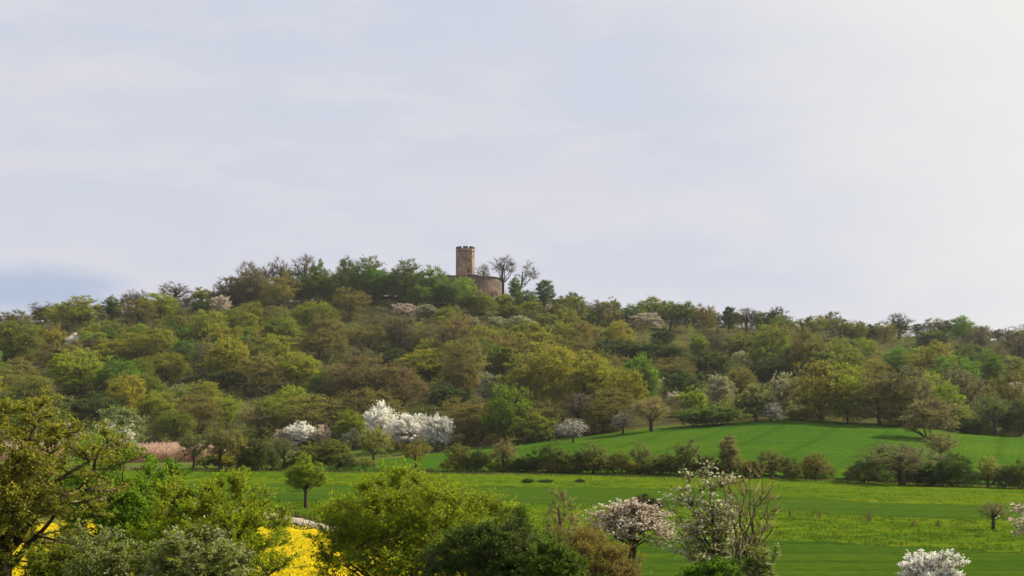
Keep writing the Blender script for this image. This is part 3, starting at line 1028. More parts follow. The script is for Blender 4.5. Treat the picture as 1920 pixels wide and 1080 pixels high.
# ------------------------------------------------------------------ the wood on the hill: trees read off the photograph
HAND = [
    # skyline, left of the castle
    ('budding', 'grey', 25, 625, 582, 60), ('bare', 'grey', 85, 610, 566, 58), ('round', 'yolive', 150, 612, 556, 74), ('tall', 'mid', 210, 605, 556, 34),
    ('bare', 'grey', 256, 590, 541, 46), ('round', 'lime', 300, 598, 551, 70), ('bare', 'grey', 330, 578, 528, 66), ('budding', 'brown', 262, 608, 562, 60),
    ('bush', 'dark', 378, 590, 561, 40), ('budding', 'grey', 432, 578, 520, 62), ('budding', 'grey', 470, 575, 505, 70),
    ('bare', 'grey', 467, 562, 488, 44), ('bare', 'grey', 498, 560, 492, 42), ('bare', 'grey', 527, 560, 481, 42), ('bare', 'grey', 573, 560, 476, 50),
    ('round', 'mid', 552, 565, 507, 46), ('tall', 'mid', 598, 568, 490, 34), ('budding', 'brown', 520, 580, 520, 60), ('round', 'mid', 622, 572, 512, 56), ('airy', 'mid', 650, 560, 484, 44),
    ('round', 'mid', 690, 568, 484, 66), ('round', 'fresh', 702, 572, 505, 52), ('budding', 'brown', 655, 590, 540, 60), ('airy', 'mid', 738, 566, 512, 34),
    ('round', 'mid', 762, 570, 489, 62), ('round', 'fresh', 814, 572, 501, 54), ('bush', 'mid', 845, 575, 524, 44), ('round', 'lime', 866, 572, 521, 46), ('bush', 'mid', 790, 578, 530, 60),
    # skyline, right of the castle
    ('bush', 'olive', 1000, 592, 562, 44), ('budding', 'brown', 1040, 600, 568, 44), ('bush', 'yolive', 1062, 606, 578, 40), ('brush', 'olive', 985, 602, 580, 40), ('bush', 'mid', 1100, 606, 580, 46), ('bush', 'olive', 955, 592, 568, 40), ('brush', 'brown', 1150, 612, 584, 44), ('brush', 'olive', 1020, 612, 588, 44),
    ('bush', 'yolive', 905, 582, 548, 50), ('bush', 'mid', 884, 580, 546, 44), ('bush', 'olive', 945, 580, 552, 34), ('tall', 'fresh', 966, 572, 520, 24), ('bush', 'mid', 985, 580, 545, 40), ('tall', 'mid', 1020, 585, 526, 38),
    ('airy', 'olive', 1080, 605, 556, 46), ('budding', 'grey', 1126, 606, 564, 46), ('round', 'mid', 1190, 612, 571, 46), ('airy', 'mid', 1256, 620, 567, 46),
    ('airy', 'mid', 1287, 622, 566, 44), ('budding', 'brown', 1320, 624, 571, 46), ('bare', 'grey', 1400, 625, 576, 46), ('airy', 'mid', 1432, 626, 586, 34), ('tall', 'dark', 1366, 626, 576, 26),
    ('airy', 'olive', 1515, 640, 594, 54), ('airy', 'olive', 1572, 642, 599, 52), ('round', 'olive', 1604, 642, 603, 40), ('bush', 'dark', 1632, 640, 609, 30), ('bare', 'grey', 1686, 640, 586, 50),
    ('budding', 'brown', 1660, 645, 603, 40), ('bush', 'mid', 1750, 648, 617, 60), ('airy', 'fresh', 1806, 650, 592, 36), ('budding', 'grey', 1838, 652, 612, 46), ('bare', 'grey', 1890, 652, 611, 42), ('budding', 'grey', 1912, 665, 622, 60),
    # left slope
    ('round', 'yolive', 298, 790, 735, 66), ('budding', 'brown', 372, 800, 742, 80), ('round', 'olive', 272, 745, 700, 60), ('round', 'lime', 418, 792, 745, 58), ('round', 'olive', 330, 815, 770, 60), ('airy', 'yolive', 385, 770, 715, 60),
    ('round', 'olive', 22, 668, 602, 92), ('round', 'lime', 150, 722, 656, 100), ('round', 'fresh', 222, 728, 675, 66), ('round', 'yolive', 258, 672, 624, 64), ('round', 'yolive', 312, 708, 662, 60),
    ('airy', 'fresh', 348, 686, 638, 52), ('round', 'rust', 236, 770, 704, 60), ('bush', 'silver', 342, 758, 722, 54), ('bush', 'dark', 432, 735, 688, 54), ('bush', 'dark', 180, 790, 738, 80),
    ('round', 'fresh', 12, 800, 742, 60), ('airy', 'yolive', 105, 612, 575, 50), ('budding', 'brown', 120, 690, 640, 80),
    # centre
    ('round', 'fresh', 609, 742, 696, 54), ('round', 'yolive', 556, 715, 662, 84), ('budding', 'purple', 655, 742, 680, 90), ('budding', 'purple', 705, 748, 668, 110), ('budding', 'purple', 752, 752, 690, 80),
    ('round', 'lime', 545, 775, 725, 54), ('round', 'lime', 515, 800, 746, 62), ('apple', 'tan', 484, 815, 762, 70), ('budding', 'brown', 590, 805, 742, 110), ('round', 'lime', 655, 820, 772, 54),
    ('budding', 'brown', 690, 800, 730, 100), ('budding', 'brown', 878, 812, 748, 100), ('budding', 'brown', 905, 818, 770, 80), ('round', 'spring', 952, 828, 724, 78), ('bush', 'dark', 840, 760, 722, 70),
    ('round', 'yolive', 800, 700, 655, 80), ('bush', 'dark', 745, 690, 655, 60), ('budding', 'brown', 600, 670, 620, 90), ('budding', 'brown', 690, 655, 610, 80),
    ('round', 'yolive', 1005, 735, 662, 90), ('round', 'rust', 1050, 742, 653, 100), ('round', 'rust', 1098, 752, 664, 90), ('round', 'yolive', 1128, 745, 682, 60),
    ('round', 'spring', 1198, 745, 668, 54), ('round', 'spring', 1214, 748, 684, 30), ('round', 'rust', 1172, 765, 696, 64), ('budding', 'brown', 1150, 800, 730, 80), ('bare', 'grey', 1085, 815, 735, 60),
    ('budding', 'brown', 1020, 815, 752, 80), ('bush', 'olive', 1000, 830, 775, 60), ('budding', 'brown', 1130, 812, 752, 70),
    # right
    ('bush', 'lime', 1299, 770, 728, 46), ('tall', 'lime', 1310, 668, 626, 30), ('bush', 'mid', 1300, 800, 762, 50), ('bush', 'mid', 1345, 798, 758, 60), ('bush', 'dark', 1275, 740, 690, 70),
    ('bush', 'dark', 1230, 675, 640, 90), ('bush', 'dark', 1150, 668, 638, 90), ('bush', 'dark', 1330, 700, 660, 70), ('budding', 'brown', 1260, 720, 672, 80), ('bush', 'dark', 1440, 715, 672, 70),
    ('budding', 'rust', 1540, 790, 678, 96), ('round', 'lime', 1590, 793, 706, 62), ('budding', 'brown', 1650, 797, 700, 90), ('budding', 'grey', 1690, 799, 690, 100),
    ('round', 'fresh', 1692, 705, 652, 56), ('round', 'rust', 1640, 712, 674, 54), ('budding', 'rust', 1748, 712, 646, 78), ('round', 'fresh', 1792, 730, 668, 70), ('round', 'fresh', 1850, 720, 660, 54),
    ('apple', 'grey', 1803, 800, 690, 80), ('round', 'lime', 1740, 760, 700, 70), ('round', 'lime', 1770, 790, 720, 60), ('apple', 'fresh', 1866, 815, 742, 60), ('bush', 'dark', 1908, 818, 752, 50), ('bush', 'dark', 1905, 745, 698, 50),
    ('bush', 'dark', 1820, 812, 786, 60), ('budding', 'brown', 1890, 790, 700, 80), ('bush', 'olive', 1500, 788, 765, 50),
]
for st, m, px, by, ty, w in HAND:
    if st in ('round', 'budding', 'airy', 'bush', 'tall') and by > sky_y(px) + 16:
        by = min(by + .22 * (by - ty), max(edge_y(px) - 1, by))
    put(st, m, px, by, ty, w * (1.15 if by > sky_y(px) + 16 else 1.0))

# trees of the wood with a look of their own
put('bare', 'grey', 907, 556, 494, 30, 'small bare tree rising behind the castle wall right of the tower', d=846, var=2)
put('bare', 'grey', 832, 556, 508, 30, 'small bare tree behind the hilltop bushes just left of the tower', d=846, var=1)
put('blossom', 'pink', 415, 592, 556, 36, 'pale pinkish blossoming tree at the left foot of the hilltop trees', name='blossoming_tree', category='tree')
put('blossom', 'white', 140, 662, 626, 36, 'small white blossoming tree alone among the olive trees on left slope', name='blossoming_tree', category='tree')
for px, by, ty, w, m, l in [
    (885, 615, 594, 26, 'pale', 'small white blossoming bush below the tower, leftmost of three'),
    (931, 616, 594, 32, 'pale', 'white blossoming bush below the castle wall, middle of three'),
    (975, 618, 593, 46, 'pale', 'drooping white blossoming bush below the bare hilltop trees, rightmost of three'),
    (800, 600, 572, 44, 'pale', 'pale blossoming bush left below the tower under green hilltop trees'),
    (757, 598, 570, 48, 'pink', 'pinkish blossoming bush under the round green hilltop trees'),
    (1213, 618, 588, 54, 'pink', 'pinkish blossoming bush on the skyline right of the castle'),
    (921, 760, 702, 46, 'pale', 'tall cream blossoming tree behind the bright green tree'),
    (985, 755, 712, 44, 'pale', 'pale blossoming tree right behind the bright green tree'),
    (1058, 738, 701, 42, 'pale', 'pale blossoming tree in front of the rusty domed trees'),
    (1246, 736, 708, 34, 'pink', 'small pale pink blossoming bush in the dark hollow'),
    (1350, 768, 705, 48, 'pale', 'cream blossoming tree right of the lime green bush'),
    (1396, 694, 660, 40, 'pale', 'pale green blossoming tree high in the dark wood at right'),
    (1418, 790, 722, 66, 'silver', 'silvery green round tree at the wood edge above the upper field'),
    (1474, 778, 702, 56, 'pale', 'cream white blossoming tree at the wood edge beside the silvery green tree'),
    (1446, 790, 756, 36, 'white', 'low white blossoming bush in front of the silvery green tree'),
    (1906, 768, 718, 44, 'pink', 'pinkish blossoming tree at the right edge above the upper field'),
    (1266, 765, 735, 26, 'pink', 'tiny pinkish bush left of the lime green bush'),
    (712, 836, 756, 62, 'white', 'tall white blossoming tree behind the big white bushes'),
    (768, 842, 778, 78, 'white', 'big rounded white blossoming bush, left of the pair by the field'),
    (818, 846, 780, 56, 'white', 'big white blossoming bush, right of the pair by the field'),
    (566, 838, 792, 52, 'white', 'white blossoming bush behind the left hedgerow'),
    (602, 838, 798, 34, 'pink', 'small pinkish blossoming bush beside the white one at left hedgerow'),
    (662, 842, 806, 42, 'pale', 'cream blossoming bush left of the young tree with bare trunk'),
    (526, 838, 806, 30, 'pink', 'faint pinkish bush left of the white bush at left hedgerow'),
    (214, 852, 790, 76, 'white', 'white blossoming bush left of the pinkish reeds'),
    (128, 850, 796, 34, 'white', 'white blossoming bush half hidden behind the big bronze tree'),
    (1046, 822, 795, 26, 'white', 'small white blossoming bush left of the white tree with dark trunk'),
    (225, 850, 766, 80, 'silver', 'silvery green tree behind the white bush by the reeds'),
    (118, 790, 742, 50, 'silver', 'silvery grey-green tree above the big bronze tree'),
]:
    o = put('blossom', m, px, by, ty, w, l, name='blossoming_bush' if by - ty < 50 else 'blossoming_tree', category='shrub' if by - ty < 50 else 'tree', group='blossoming trees and bushes of the hillside')
put('apple', 'white', 1074, 831, 786, 46, 'white blossoming fruit tree with dark trunk at upper field edge', name='fruit_tree', group='fruit trees along the upper field edge')
put('apple', 'pink', 1168, 816, 770, 42, 'pinkish white blossoming fruit tree left of the tan fruit tree', name='fruit_tree', group='fruit trees along the upper field edge')
put('apple', 'tan', 1222, 810, 745, 76, 'tan fruit tree with wide crown and dark trunk at upper field edge', name='fruit_tree', group='fruit trees along the upper field edge')
put('brush', 'tan', 1742, 824, 748, 108, 'wide tan-yellow bushy fruit tree on the upper field below the wood', name='fruit_tree', category='tree')
put('apple', 'tan', 1762, 868, 810, 56, 'smaller tan fruit tree low on the upper field at right', name='fruit_tree')

# fill: the rest of the wood
def pick_mat(px, py, r):
    if px < 480:
        pool = 'olive olive yolive yolive brown fresh mid rust grey lime olive lime'
    elif px < 860:
        pool = 'brown brown olive purple yolive olive olive grey yolive lime brown' if py < 760 else 'brown olive yolive brown lime mid grey'
    elif px < 1240:
        pool = 'yolive olive brown mid olive grey pale brown olive' if py < 650 else 'rust yolive brown olive brown mid'
    elif px < 1520:
        pool = 'dark olive brown dark mid brown olive grey dark'  # more dark foliage here, standing in for the shade on this slope
    else:
        pool = 'olive mid brown grey fresh lime rust olive brown dark'
    return r.choice(pool.split())


def fill():
    r = random.Random(21)
    hand = list(USED)
    y = 575.0
    row = 0
    while y < 850:
        px = -130 + (row % 2) * 25
        while px < 2060:
            P = None
            bx, by = px + r.uniform(-16, 16), y + r.uniform(-7, 7)
            ok = sky_y(bx) < by < edge_y(bx)
            if 985 < bx < 1190 and 604 < by < 634:
                ok = ok and r.random() < .25
            if ok:
                P = hit(bx, by)
            if P is None:
                px += 30
                continue
            d = P[1]
            wm = r.uniform(9, 15) if by > 660 else r.uniform(8, 12.5)
            hm = wm * r.choice([r.uniform(.85, 1.1), r.uniform(1.1, 1.5)])
            w, h = wm * F / d, hm * F / d
            clash = any(abs(bx - q[0]) < .42 * (w * .6 + q[3]) and q[2] + 6 < by - h * .25 and by - h * .8 < q[1] and by > q[1] - 26 for q in hand)
            if not clash:
                m = pick_mat(bx, by, r)
                st = {'brown': 'budding', 'purple': 'budding', 'grey': 'budding', 'pale': 'blossom', 'dark': r.choice(['bush', 'round'])}.get(m) or r.choice(['round', 'round', 'airy', 'tall', 'bush'])
                if st == 'tall':
                    w *= .6
                put(st, m, bx, by, by - h, w * 1.12)
            px += w * .56
        y += 9.5 + (y - 575) * .05
        row += 1


fill()


def skyline():
    r = random.Random(77)
    px = -120.
    while px < 2050:
        if not 420 < px < 1005:
            d = r.uniform(822, 838)
            x = (px - 960) / F * d
            gy_ = HZ - (float(ground(x, d)) - CAMZ) / d * F
            h = r.choice([r.uniform(5, 9), r.uniform(8, 13)]) * F / d
            m = r.choice('olive mid mid brown grey olive yolive fresh'.split())
            put({'brown': 'budding', 'grey': 'budding'}.get(m) or r.choice(['round', 'airy', 'tall', 'bush']), m, px, gy_, gy_ - h, h * r.uniform(.8, 1.4), d=d)
        px += r.uniform(18, 34)


skyline()


def hilltop():
    r = random.Random(9)
    for px in range(408, 848, 17):
        d = r.uniform(796, 822)
        x = (px - 960) / F * d
        gy_ = HZ - (float(ground(x, d)) - CAMZ) / d * F
        top = float(np.interp(px, [400, 440, 520, 600, 700, 735, 770, 850], [560, 522, 505, 505, 500, 530, 505, 530])) + r.uniform(0, 26)
        m = r.choice('brown grey grey olive mid'.split()) if px < 560 else r.choice('mid mid fresh olive brown'.split())
        put({'brown': 'budding', 'grey': 'budding'}.get(m) or r.choice(['round', 'airy', 'tall']), m, px + r.uniform(-6, 6), gy_, top, r.uniform(34, 56), d=d)


hilltop()

COLS = [(-9999, 300, 'at the far left'), (300, 690, 'left of the tower'), (690, 1050, 'below the tower'), (1050, 1470, 'right of the tower'), (1470, 9999, 'at the far right')]
ORD = ['leftmost', 'second from left', 'third from left', 'fourth from left', 'fifth from left', 'sixth from left', 'seventh from left', 'eighth from left', 'ninth from left', 'tenth from left']


def label_wood():
    cells = {}
    for o, px, by, st, m in TODO:
        c = next(k for k in COLS if k[0] <= px < k[1])[2]
        s, e = sky_y(px), edge_y(px)
        f = (by - s) / max(e - s, 1)
        band = 'on the skyline' if f < .14 else 'in the upper wood' if f < .42 else 'in the middle wood' if f < .74 else 'along the lower wood edge'
        colr = LEAF[m][0]
        kw = KINDWORD[st]
        if st == 'bare':
            colr = 'leafless'
            kw = 'tree'
        cells.setdefault((colr, kw, band, c), []).append((px, o))
    for (colr, kw, band, c), l in cells.items():
        l.sort(key=lambda q: q[0])
        for i, (px, o) in enumerate(l):
            lab = f'{colr} {kw} {band} {c}'
            if len(l) > 1:
                k = len(l) - 1 - i
                lab += ', ' + (ORD[i] if i <= k else ORD[k].replace('left', 'right'))
            o['label'] = lab
            o['group'] = 'trees of the wooded castle hill'


label_wood()

# ------------------------------------------------------------------ hedgerow between the fields
HEDGE = [
    ('apple', 'mid', 362, 880, 812, 50, 'young green tree with thin trunk in front of the reeds'),
    ('apple', 'olive', 412, 882, 790, 70, 'taller olive tree right of the reeds in the left hedgerow'),
    ('apple', 'rust', 446, 882, 808, 46, 'small rusty tree between the olive tree and dark bush at left hedgerow'),
    ('bush', 'dark', 474, 884, 826, 52, 'dark green bush in the left hedgerow below the tan orchard tree'),
    ('apple', 'mid', 534, 882, 822, 42, 'small green tree in the left hedgerow behind the lone field tree'),
    ('brush', 'mid', 505, 883, 838, 40, 'thin green shrub between dark bush and small tree at left hedgerow'),
    ('brush', 'olive', 586, 882, 830, 60, 'olive brushy shrub directly behind the lone field tree'),
    ('brush', 'olive', 628, 882, 824, 66, 'broad olive brushy shrub right behind the lone field tree'),
    ('apple', 'lime', 702, 876, 800, 58, 'young yellow-green tree with bare straight trunk before the white bushes'),
    ('apple', 'rust', 780, 878, 824, 52, 'low rusty brown tree in front of the white blossoming pair'),
    ('brush', 'olive', 862, 884, 832, 48, 'thin olive shrub at the left end of the field hedge'),
    ('brush', 'mid', 896, 884, 842, 40, 'small thin green shrub second in the field hedge'),
    ('apple', 'tan', 944, 885, 820, 54, 'orange-tan small tree in the field hedge near its left end'),
    ('bush', 'dark', 990, 886, 852, 50, 'low dark hedge bush right of the orange-tan tree'),
    ('bush', 'mid', 1034, 886, 828, 62, 'dense green bush in the field hedge below the white fruit tree'),
    ('bush', 'dark', 1078, 887, 846, 54, 'low dark hedge bush right of the dense green bush'),
    ('apple', 'olive', 1112, 888, 828, 62, 'dark olive tree in the field hedge left of middle'),
    ('brush', 'olive', 1156, 889, 846, 52, 'olive hedge shrub left of the small umbrella tree'),
    ('apple', 'olive', 1204, 890, 830, 44, 'small tree with clear trunk and umbrella crown in the field hedge'),
    ('brush', 'olive', 1244, 890, 850, 50, 'olive hedge shrub right of the small umbrella tree'),
    ('apple', 'olive', 1288, 892, 822, 66, 'largest dark olive tree in the field hedge above the white poplar'),
    ('brush', 'mid', 1326, 893, 854, 46, 'green hedge shrub left of the pale leaning tree'),
    ('tall', 'tan', 1368, 894, 816, 40, 'pale tan slender tree in the field hedge'),
    ('brush', 'brown', 1404, 895, 862, 44, 'brownish hedge shrub right of the pale slender tree'),
    ('apple', 'olive', 1446, 897, 843, 52, 'small dark tree in the field hedge second from its right end'),
    ('brush', 'olive', 1486, 899, 868, 42, 'low olive hedge shrub between the two rightmost small trees'),
    ('apple', 'brown', 1530, 903, 848, 46, 'brown small tree at the right end of the field hedge'),
    ('brush', 'mid', 1622, 906, 858, 60, 'green shrub left of the wide crowned apple tree'),
    ('apple', 'grey', 1692, 910, 832, 130, 'wide crowned bare apple tree with dark forked trunk by the hedge'),
    ('bush', 'dark', 1740, 912, 872, 50, 'dark low bush right of the wide apple tree'),
    ('bush', 'mid', 1790, 913, 850, 66, 'dense green bush right of the wide crowned apple tree'),
    ('apple', 'lime', 1852, 914, 855, 42, 'small yellow-green tree with thin trunk near the right edge'),
    ('brush', 'mid', 1884, 915, 872, 40, 'small green shrub between thin yellow-green tree and right edge'),
    ('bush', 'mid', 1912, 917, 864, 44, 'green bush at the right edge of the hedgerow'),
]
for st, m, px, by, ty, w, l in HEDGE:
    put(st, m, px, by, ty, w, l, name='hedgerow_tree' if st in ('apple', 'tall') else 'hedgerow_shrub', group='hedgerow between the lower and upper fields')

def hedge_infill():
    r = random.Random(12)
    spots = [(px, 'left hedgerow') for px in range(392, 680, 26)] + [(px, 'field hedge') for px in range(852, 1560, 19)] + [(px, 'right hedgerow') for px in range(1590, 1930, 22)]
    by_seg = {}
    for px, seg in spots:
        x = px + r.uniform(-8, 8)
        by = float(L1(x)) - 3 - r.uniform(0, 3)
        m = r.choice(['mid', 'olive', 'mid', 'yolive', 'brown'])
        o = put(r.choice(['brush', 'brush', 'bush']), m, x, by, by - r.uniform(18, 36), r.uniform(30, 48), 'x', name='hedgerow_shrub', group='hedgerow between the lower and upper fields')
        by_seg.setdefault((m, seg), []).append((x, o))
    for (m, seg), l in by_seg.items():
        l.sort(key=lambda q: q[0])
        for i, (x, o) in enumerate(l):
            k = len(l) - 1 - i
            w = LEAF[m][0].replace(' budding', '')
            o['label'] = f'low {w} infill shrub in the {seg}' + ('' if len(l) == 1 else ', ' + (ORD[i] if i <= k else ORD[k].replace('left', 'right')))


hedge_infill()

# the lone trees out in the fields
put('bare', 'grey', 1863, 994, 940, 56, 'small bare fruit tree alone in the lower meadow at right', name='bare_tree', var=2, twig='twig_warm')
put('bush', 'plum', 1207, 968, 927, 60, 'dark purple bush in the field behind the white blossoming tree', name='bush', var=1)


# undergrowth that closes the wood between the trees
def undergrowth(mat, twig, n, seed, label, crest=False):
    rng = np.random.default_rng(seed)
    r = random.Random(seed)
    C = []
    while len(C) < n:
        px, t = r.uniform(-150, 2070), r.random()
        if crest:
            d = r.uniform(816, 846)
            x = (px - 960) / F * d
            if not 850 < px < 935:
                C.append(np.array([x, d, float(ground(x, d))]))
            continue
        s, e = sky_y(px) - 6, edge_y(px) + 2
        py = s + (e - s) * t
        if 985 < px < 1190 and 604 < py < 634:
            continue
        P = hit(px, py)
        if P is not None:
            C.append(P)
    C = np.array(C)
    k = 150
    i = np.repeat(np.arange(n), k)
    hgt = rng.uniform(3.0, 8.5, n)
    u = unit(rng.normal(size=(n * k, 3)))
    u[:, 2] = np.abs(u[:, 2])
    p = C[i] + u * rng.uniform(.3, 1, (n * k, 1)) * np.stack([hgt[i] * .42 + .5, hgt[i] * .42 + .5, hgt[i]], -1)
    Vl, fl = leaf_quads(rng, p, u + rng.normal(size=(n * k, 3)) * .6, 0.44, .6)
    k2 = 16
    i = np.repeat(np.arange(n), k2)
    u = unit(rng.normal(size=(n * k2, 3)) + [0, 0, 1.2])
    u[:, 2] = np.abs(u[:, 2])
    a = C[i] + rng.normal(size=(n * k2, 3)) * [.5, .5, 0] - [0, 0, .1]
    Vt, ft = cones(np.stack([a, a + u * hgt[i][:, None] * 1.15], 1), .035)
    me = mesh_np('undergrowth', np.concatenate([Vt, Vl]), [ft, fl + len(Vt)], [0, 1])
    me.materials.append(M[twig])
    me.materials.append(M[mat])
    tag(link('undergrowth', me), label, 'undergrowth', kind='stuff')


undergrowth('olive', 'twig', 620, 31, 'olive undergrowth filling the wood between the trees')
undergrowth('brown', 'twig_red', 460, 32, 'brown undergrowth and brambles between the trees of the wood')
undergrowth('dark', 'twig', 300, 33, 'dark green undergrowth in the hollows of the wood')
undergrowth('lime', 'twig_warm', 240, 34, 'fresh yellow-green young growth scattered through the wood')

undergrowth('olive', 'twig', 170, 35, 'olive scrub along the crest of the ridge under the skyline trees', True)
undergrowth('mid', 'twig', 190, 36, 'green scrub along the crest of the ridge under the skyline trees', True)


# ------------------------------------------------------------------ grasses, reeds and small things of the fields
def blades(name, pts, h, w, mat, label, cat, seed, lean=.35):
    rng = np.random.default_rng(seed)
    n = len(pts)
    H = h * rng.uniform(.5, 1.25, (n, 1))
    az = rng.uniform(0, np.pi, n)
    s = np.stack([np.cos(az), np.sin(az), 0 * az], -1) * w * .5
    tip = pts + np.concatenate([rng.normal(size=(n, 2)) * lean * H, H], 1)
    V = np.stack([pts - s, pts + s, tip], 1).reshape(-1, 3)
    me = mesh_np(name, V, [np.arange(3 * n).reshape(n, 3)])
    me.materials.append(M[mat])
    tag(link(name, me), label, cat, kind='stuff')


def scatter(top, bot, x0, x1, n, seed, clump=0, csize=1.0):
    """points on the ground, even in the view between two lines; optionally in clumps"""
    rng = np.random.default_rng(seed)
    m = n if not clump else max(n // clump, 1)
    px = rng.uniform(x0, x1, m)
    py = top(px) + (bot(px) - top(px)) * rng.uniform(0, 1, m)
    P = np.array([q for q in (hit(a, b, 60) for a, b in zip(px, py)) if q is not None])
    if clump:
        P = np.repeat(P, clump, 0)
        P[:, :2] += rng.normal(size=(len(P), 2)) * csize
        P[:, 2] = ground(P[:, 0], P[:, 1])
    return P


blades('grass', np.concatenate([scatter(L1, L2, -50, 1970, 9000, 41, 12, .5), scatter(L3, L4, -50, 1970, 26000, 42, 14, .45)]), .30, .10, 'grass', 'tufts of yellow-green meadow grass in the two meadow strips', 'grass', 43)
blades('rough_grass', np.concatenate([scatter(lambda x: L1(x) - 5, lambda x: L1(x) + 2, -50, 1970, 9000, 44, 12, .6), scatter(lambda x: LT(x) - 9, lambda x: LT(x) - 3, -50, 900, 3000, 45, 10, .4), scatter(lambda x: LT(x) + 8, lambda x: LR(x) + 2, -50, 800, 2500, 46, 10, .4)]), .55, .09, 'rough', 'rough dry grass along the hedgerow foot and the track verges', 'grass', 47)
def reeds():
    rng = np.random.default_rng(52)
    P = np.concatenate([scatter(lambda x: 0 * x + 857, lambda x: 0 * x + 867, 285, 386, 5200, 48), scatter(lambda x: 0 * x + 862, lambda x: 0 * x + 868, 236, 292, 1000, 49), scatter(lambda x: 0 * x + 856, lambda x: 0 * x + 864, 386, 470, 600, 50), scatter(lambda x: 0 * x + 856, lambda x: 0 * x + 866, 0, 120, 1200, 51)])
    n = len(P)
    h = 2.9 * (1 + .22 * np.sin(P[:, 0] * .9) * np.sin(P[:, 0] * .37 + 1) + .12 * rng.normal(size=n))
    tip = P + np.stack([rng.normal(size=n) * .28 - .1, rng.normal(size=n) * .28, h], -1)
    Vt, ft = cones(np.stack([P, tip], 1), .035)
    c = np.repeat(tip, 3, 0) + rng.normal(size=(3 * n, 3)) * [.08, .08, .22] - [0, 0, .25]
    Vl, fl = leaf_quads(rng, c, rng.normal(size=(3 * n, 3)) * .35 + [-.25, 0, 1], .42, .28)
    me = mesh_np('reeds', np.concatenate([Vt, Vl]), [ft, fl + len(Vt)], [0, 1])
    me.materials.append(M['reed'])
    me.materials.append(M['plume'])
    tag(link('reeds', me), 'pinkish tan dry reed bed at the foot of the left wood', 'reeds', kind='stuff')


reeds()


def stalks(px, by, hpx, wpx, label, seed):
    P = hit(px, by)
    rng = np.random.default_rng(seed)
    h, w = hpx / F * P[1], wpx / F * P[1]
    n = 16
    a = np.concatenate([rng.normal(size=(n, 2)) * w * .25, np.full((n, 1), -.05)], 1)
    b = a + np.concatenate([rng.normal(size=(n, 2)) * w * .15, h * rng.uniform(.6, 1.05, (n, 1))], 1)
    root = empty('dry_weed', P)
    tag(root, label, 'weed', 'dry weeds in the lower meadow')
    V, f = spikes(rng, a, b, .028)
    o = link('stalks', mesh_np('stalks', V, [f]), root)
    o.data.materials.append(M['dry'])
    c = b[rng.integers(0, n, 60)] + rng.normal(size=(60, 3)) * [.06, .06, .12]
    V, f = leaf_quads(rng, c, rng.normal(size=(60, 3)) + [0, 0, 1.5], .12)
    o = link('seed_heads', mesh_np('seed_heads', V, [f]), root)
    o.data.materials.append(M['dry'])


stalks(1481, 971, 14, 10, 'small clump of dry weed stalks in the meadow, leftmost of five', 1)
stalks(1536, 973, 15, 12, 'clump of dry weed stalks in the meadow, second from the left', 2)
stalks(1630, 978, 22, 6, 'thin tall dry weed in the meadow, middle of five', 3)
stalks(1714, 988, 13, 12, 'low dry weed clump in the meadow, second from the right', 4)
stalks(1759, 988, 14, 12, 'dry weed clump in the meadow, rightmost of five', 5)
for px, by, w, h, l in [(990, 906, 22, 10, 'dark tussock in the upper meadow strip, leftmost of three'), (1024, 905, 34, 7, 'flat dark tussock in the upper meadow strip, middle of three'), (1088, 905, 16, 8, 'small dark tussock in the upper meadow strip, rightmost of three')]:
    put('bush', 'dark', px, by, by - h, w, l, name='tussock', category='tussock', group='tussocks in the upper meadow strip')


# ------------------------------------------------------------------ foreground trees, each grown on its own
def fore(name, label, px, d, ty, wpx, mat, seed, twig='twig', bark='bark', category='tree', limbs=True, nudge=0, **kw):
    x = (px - 960) / F * d
    zb = float(ground(x, d))
    H = CAMZ + (HZ - ty) / F * d - zb
    W = wpx / F * d
    kw.setdefault('clear', H * .12)
    T = grow(seed, H=H, W=W, **kw)
    root = empty(name, (x, d, zb))
    root.scale = (W / T['W'], W / T['W'], H / T['H'])
    tag(root, label, category)
    Vw, fw = T['wood'][0]
    t = link('trunk', mesh_np('trunk', Vw, [fw]), root)
    t.data.materials.append(M[bark])
    t.data.polygons.foreach_set('use_smooth', np.ones(len(fw), bool))
    for i in range(len(T['LP'])):
        V, f = tubes(T['LP'][i:i + 1], T['LR'][i:i + 1], 6)
        me = mesh_np('limb', V, [f])
        me.polygons.foreach_set('use_smooth', np.ones(len(f), bool))
        me.materials.append(M[bark])
        link('limb', me, t)
    Vs, fs = T['wood'][2]
    Vt, ft = cat(T['twigs'])
    V, f, m = [Vs, Vt], [fs, ft + len(Vs)], [0, 1]
    if T['leaves'] is not None:
        V.append(T['leaves'][0])
        f.append(T['leaves'][1] + len(Vs) + len(Vt))
        m.append(2)
    c = link('crown', mesh_np('crown', np.concatenate(V), f, m), root)
    for k in (bark, twig, 'near_' + mat):
        c.data.materials.append(M[k])
    return root


fore('bare_tree', 'large bare tree standing just right of the castle wall', 944, 812, 480, 48, 'grey', 131, nl=12, ns=8, nt=6, nlv=0, nx=2, trunk_r=.42, twig_w=.042, up=.5, tl=.12, sl=.25, clear=7, smin=-.2, arch=-.10, shape='vase', limb_thin=1.5, lobes=.35)
fore('bare_tree', 'leaning bare tree with forked crown beside the largest hilltop bare tree', 969, 820, 488, 44, 'grey', 137, nl=8, ns=7, nt=6, nlv=0, nx=2, trunk_r=.36, twig_w=.042, up=.5, tl=.12, sl=.25, clear=6, smin=-.2, arch=-.12, shape='vase', limb_thin=1.6, lobes=.5, lean=(3.5, 0))
fore('field_tree', 'lone young green tree with straight trunk beside the gravel track', 574, 171, 856, 72, 'lime', 120, nl=18, ns=10, nt=9, nlv=8, leaf=.14, trunk_r=.14, twig_w=.014, cluster=.6, up=1.0, tl=.13, smin=-.8, clear=1.15, lobes=.32)
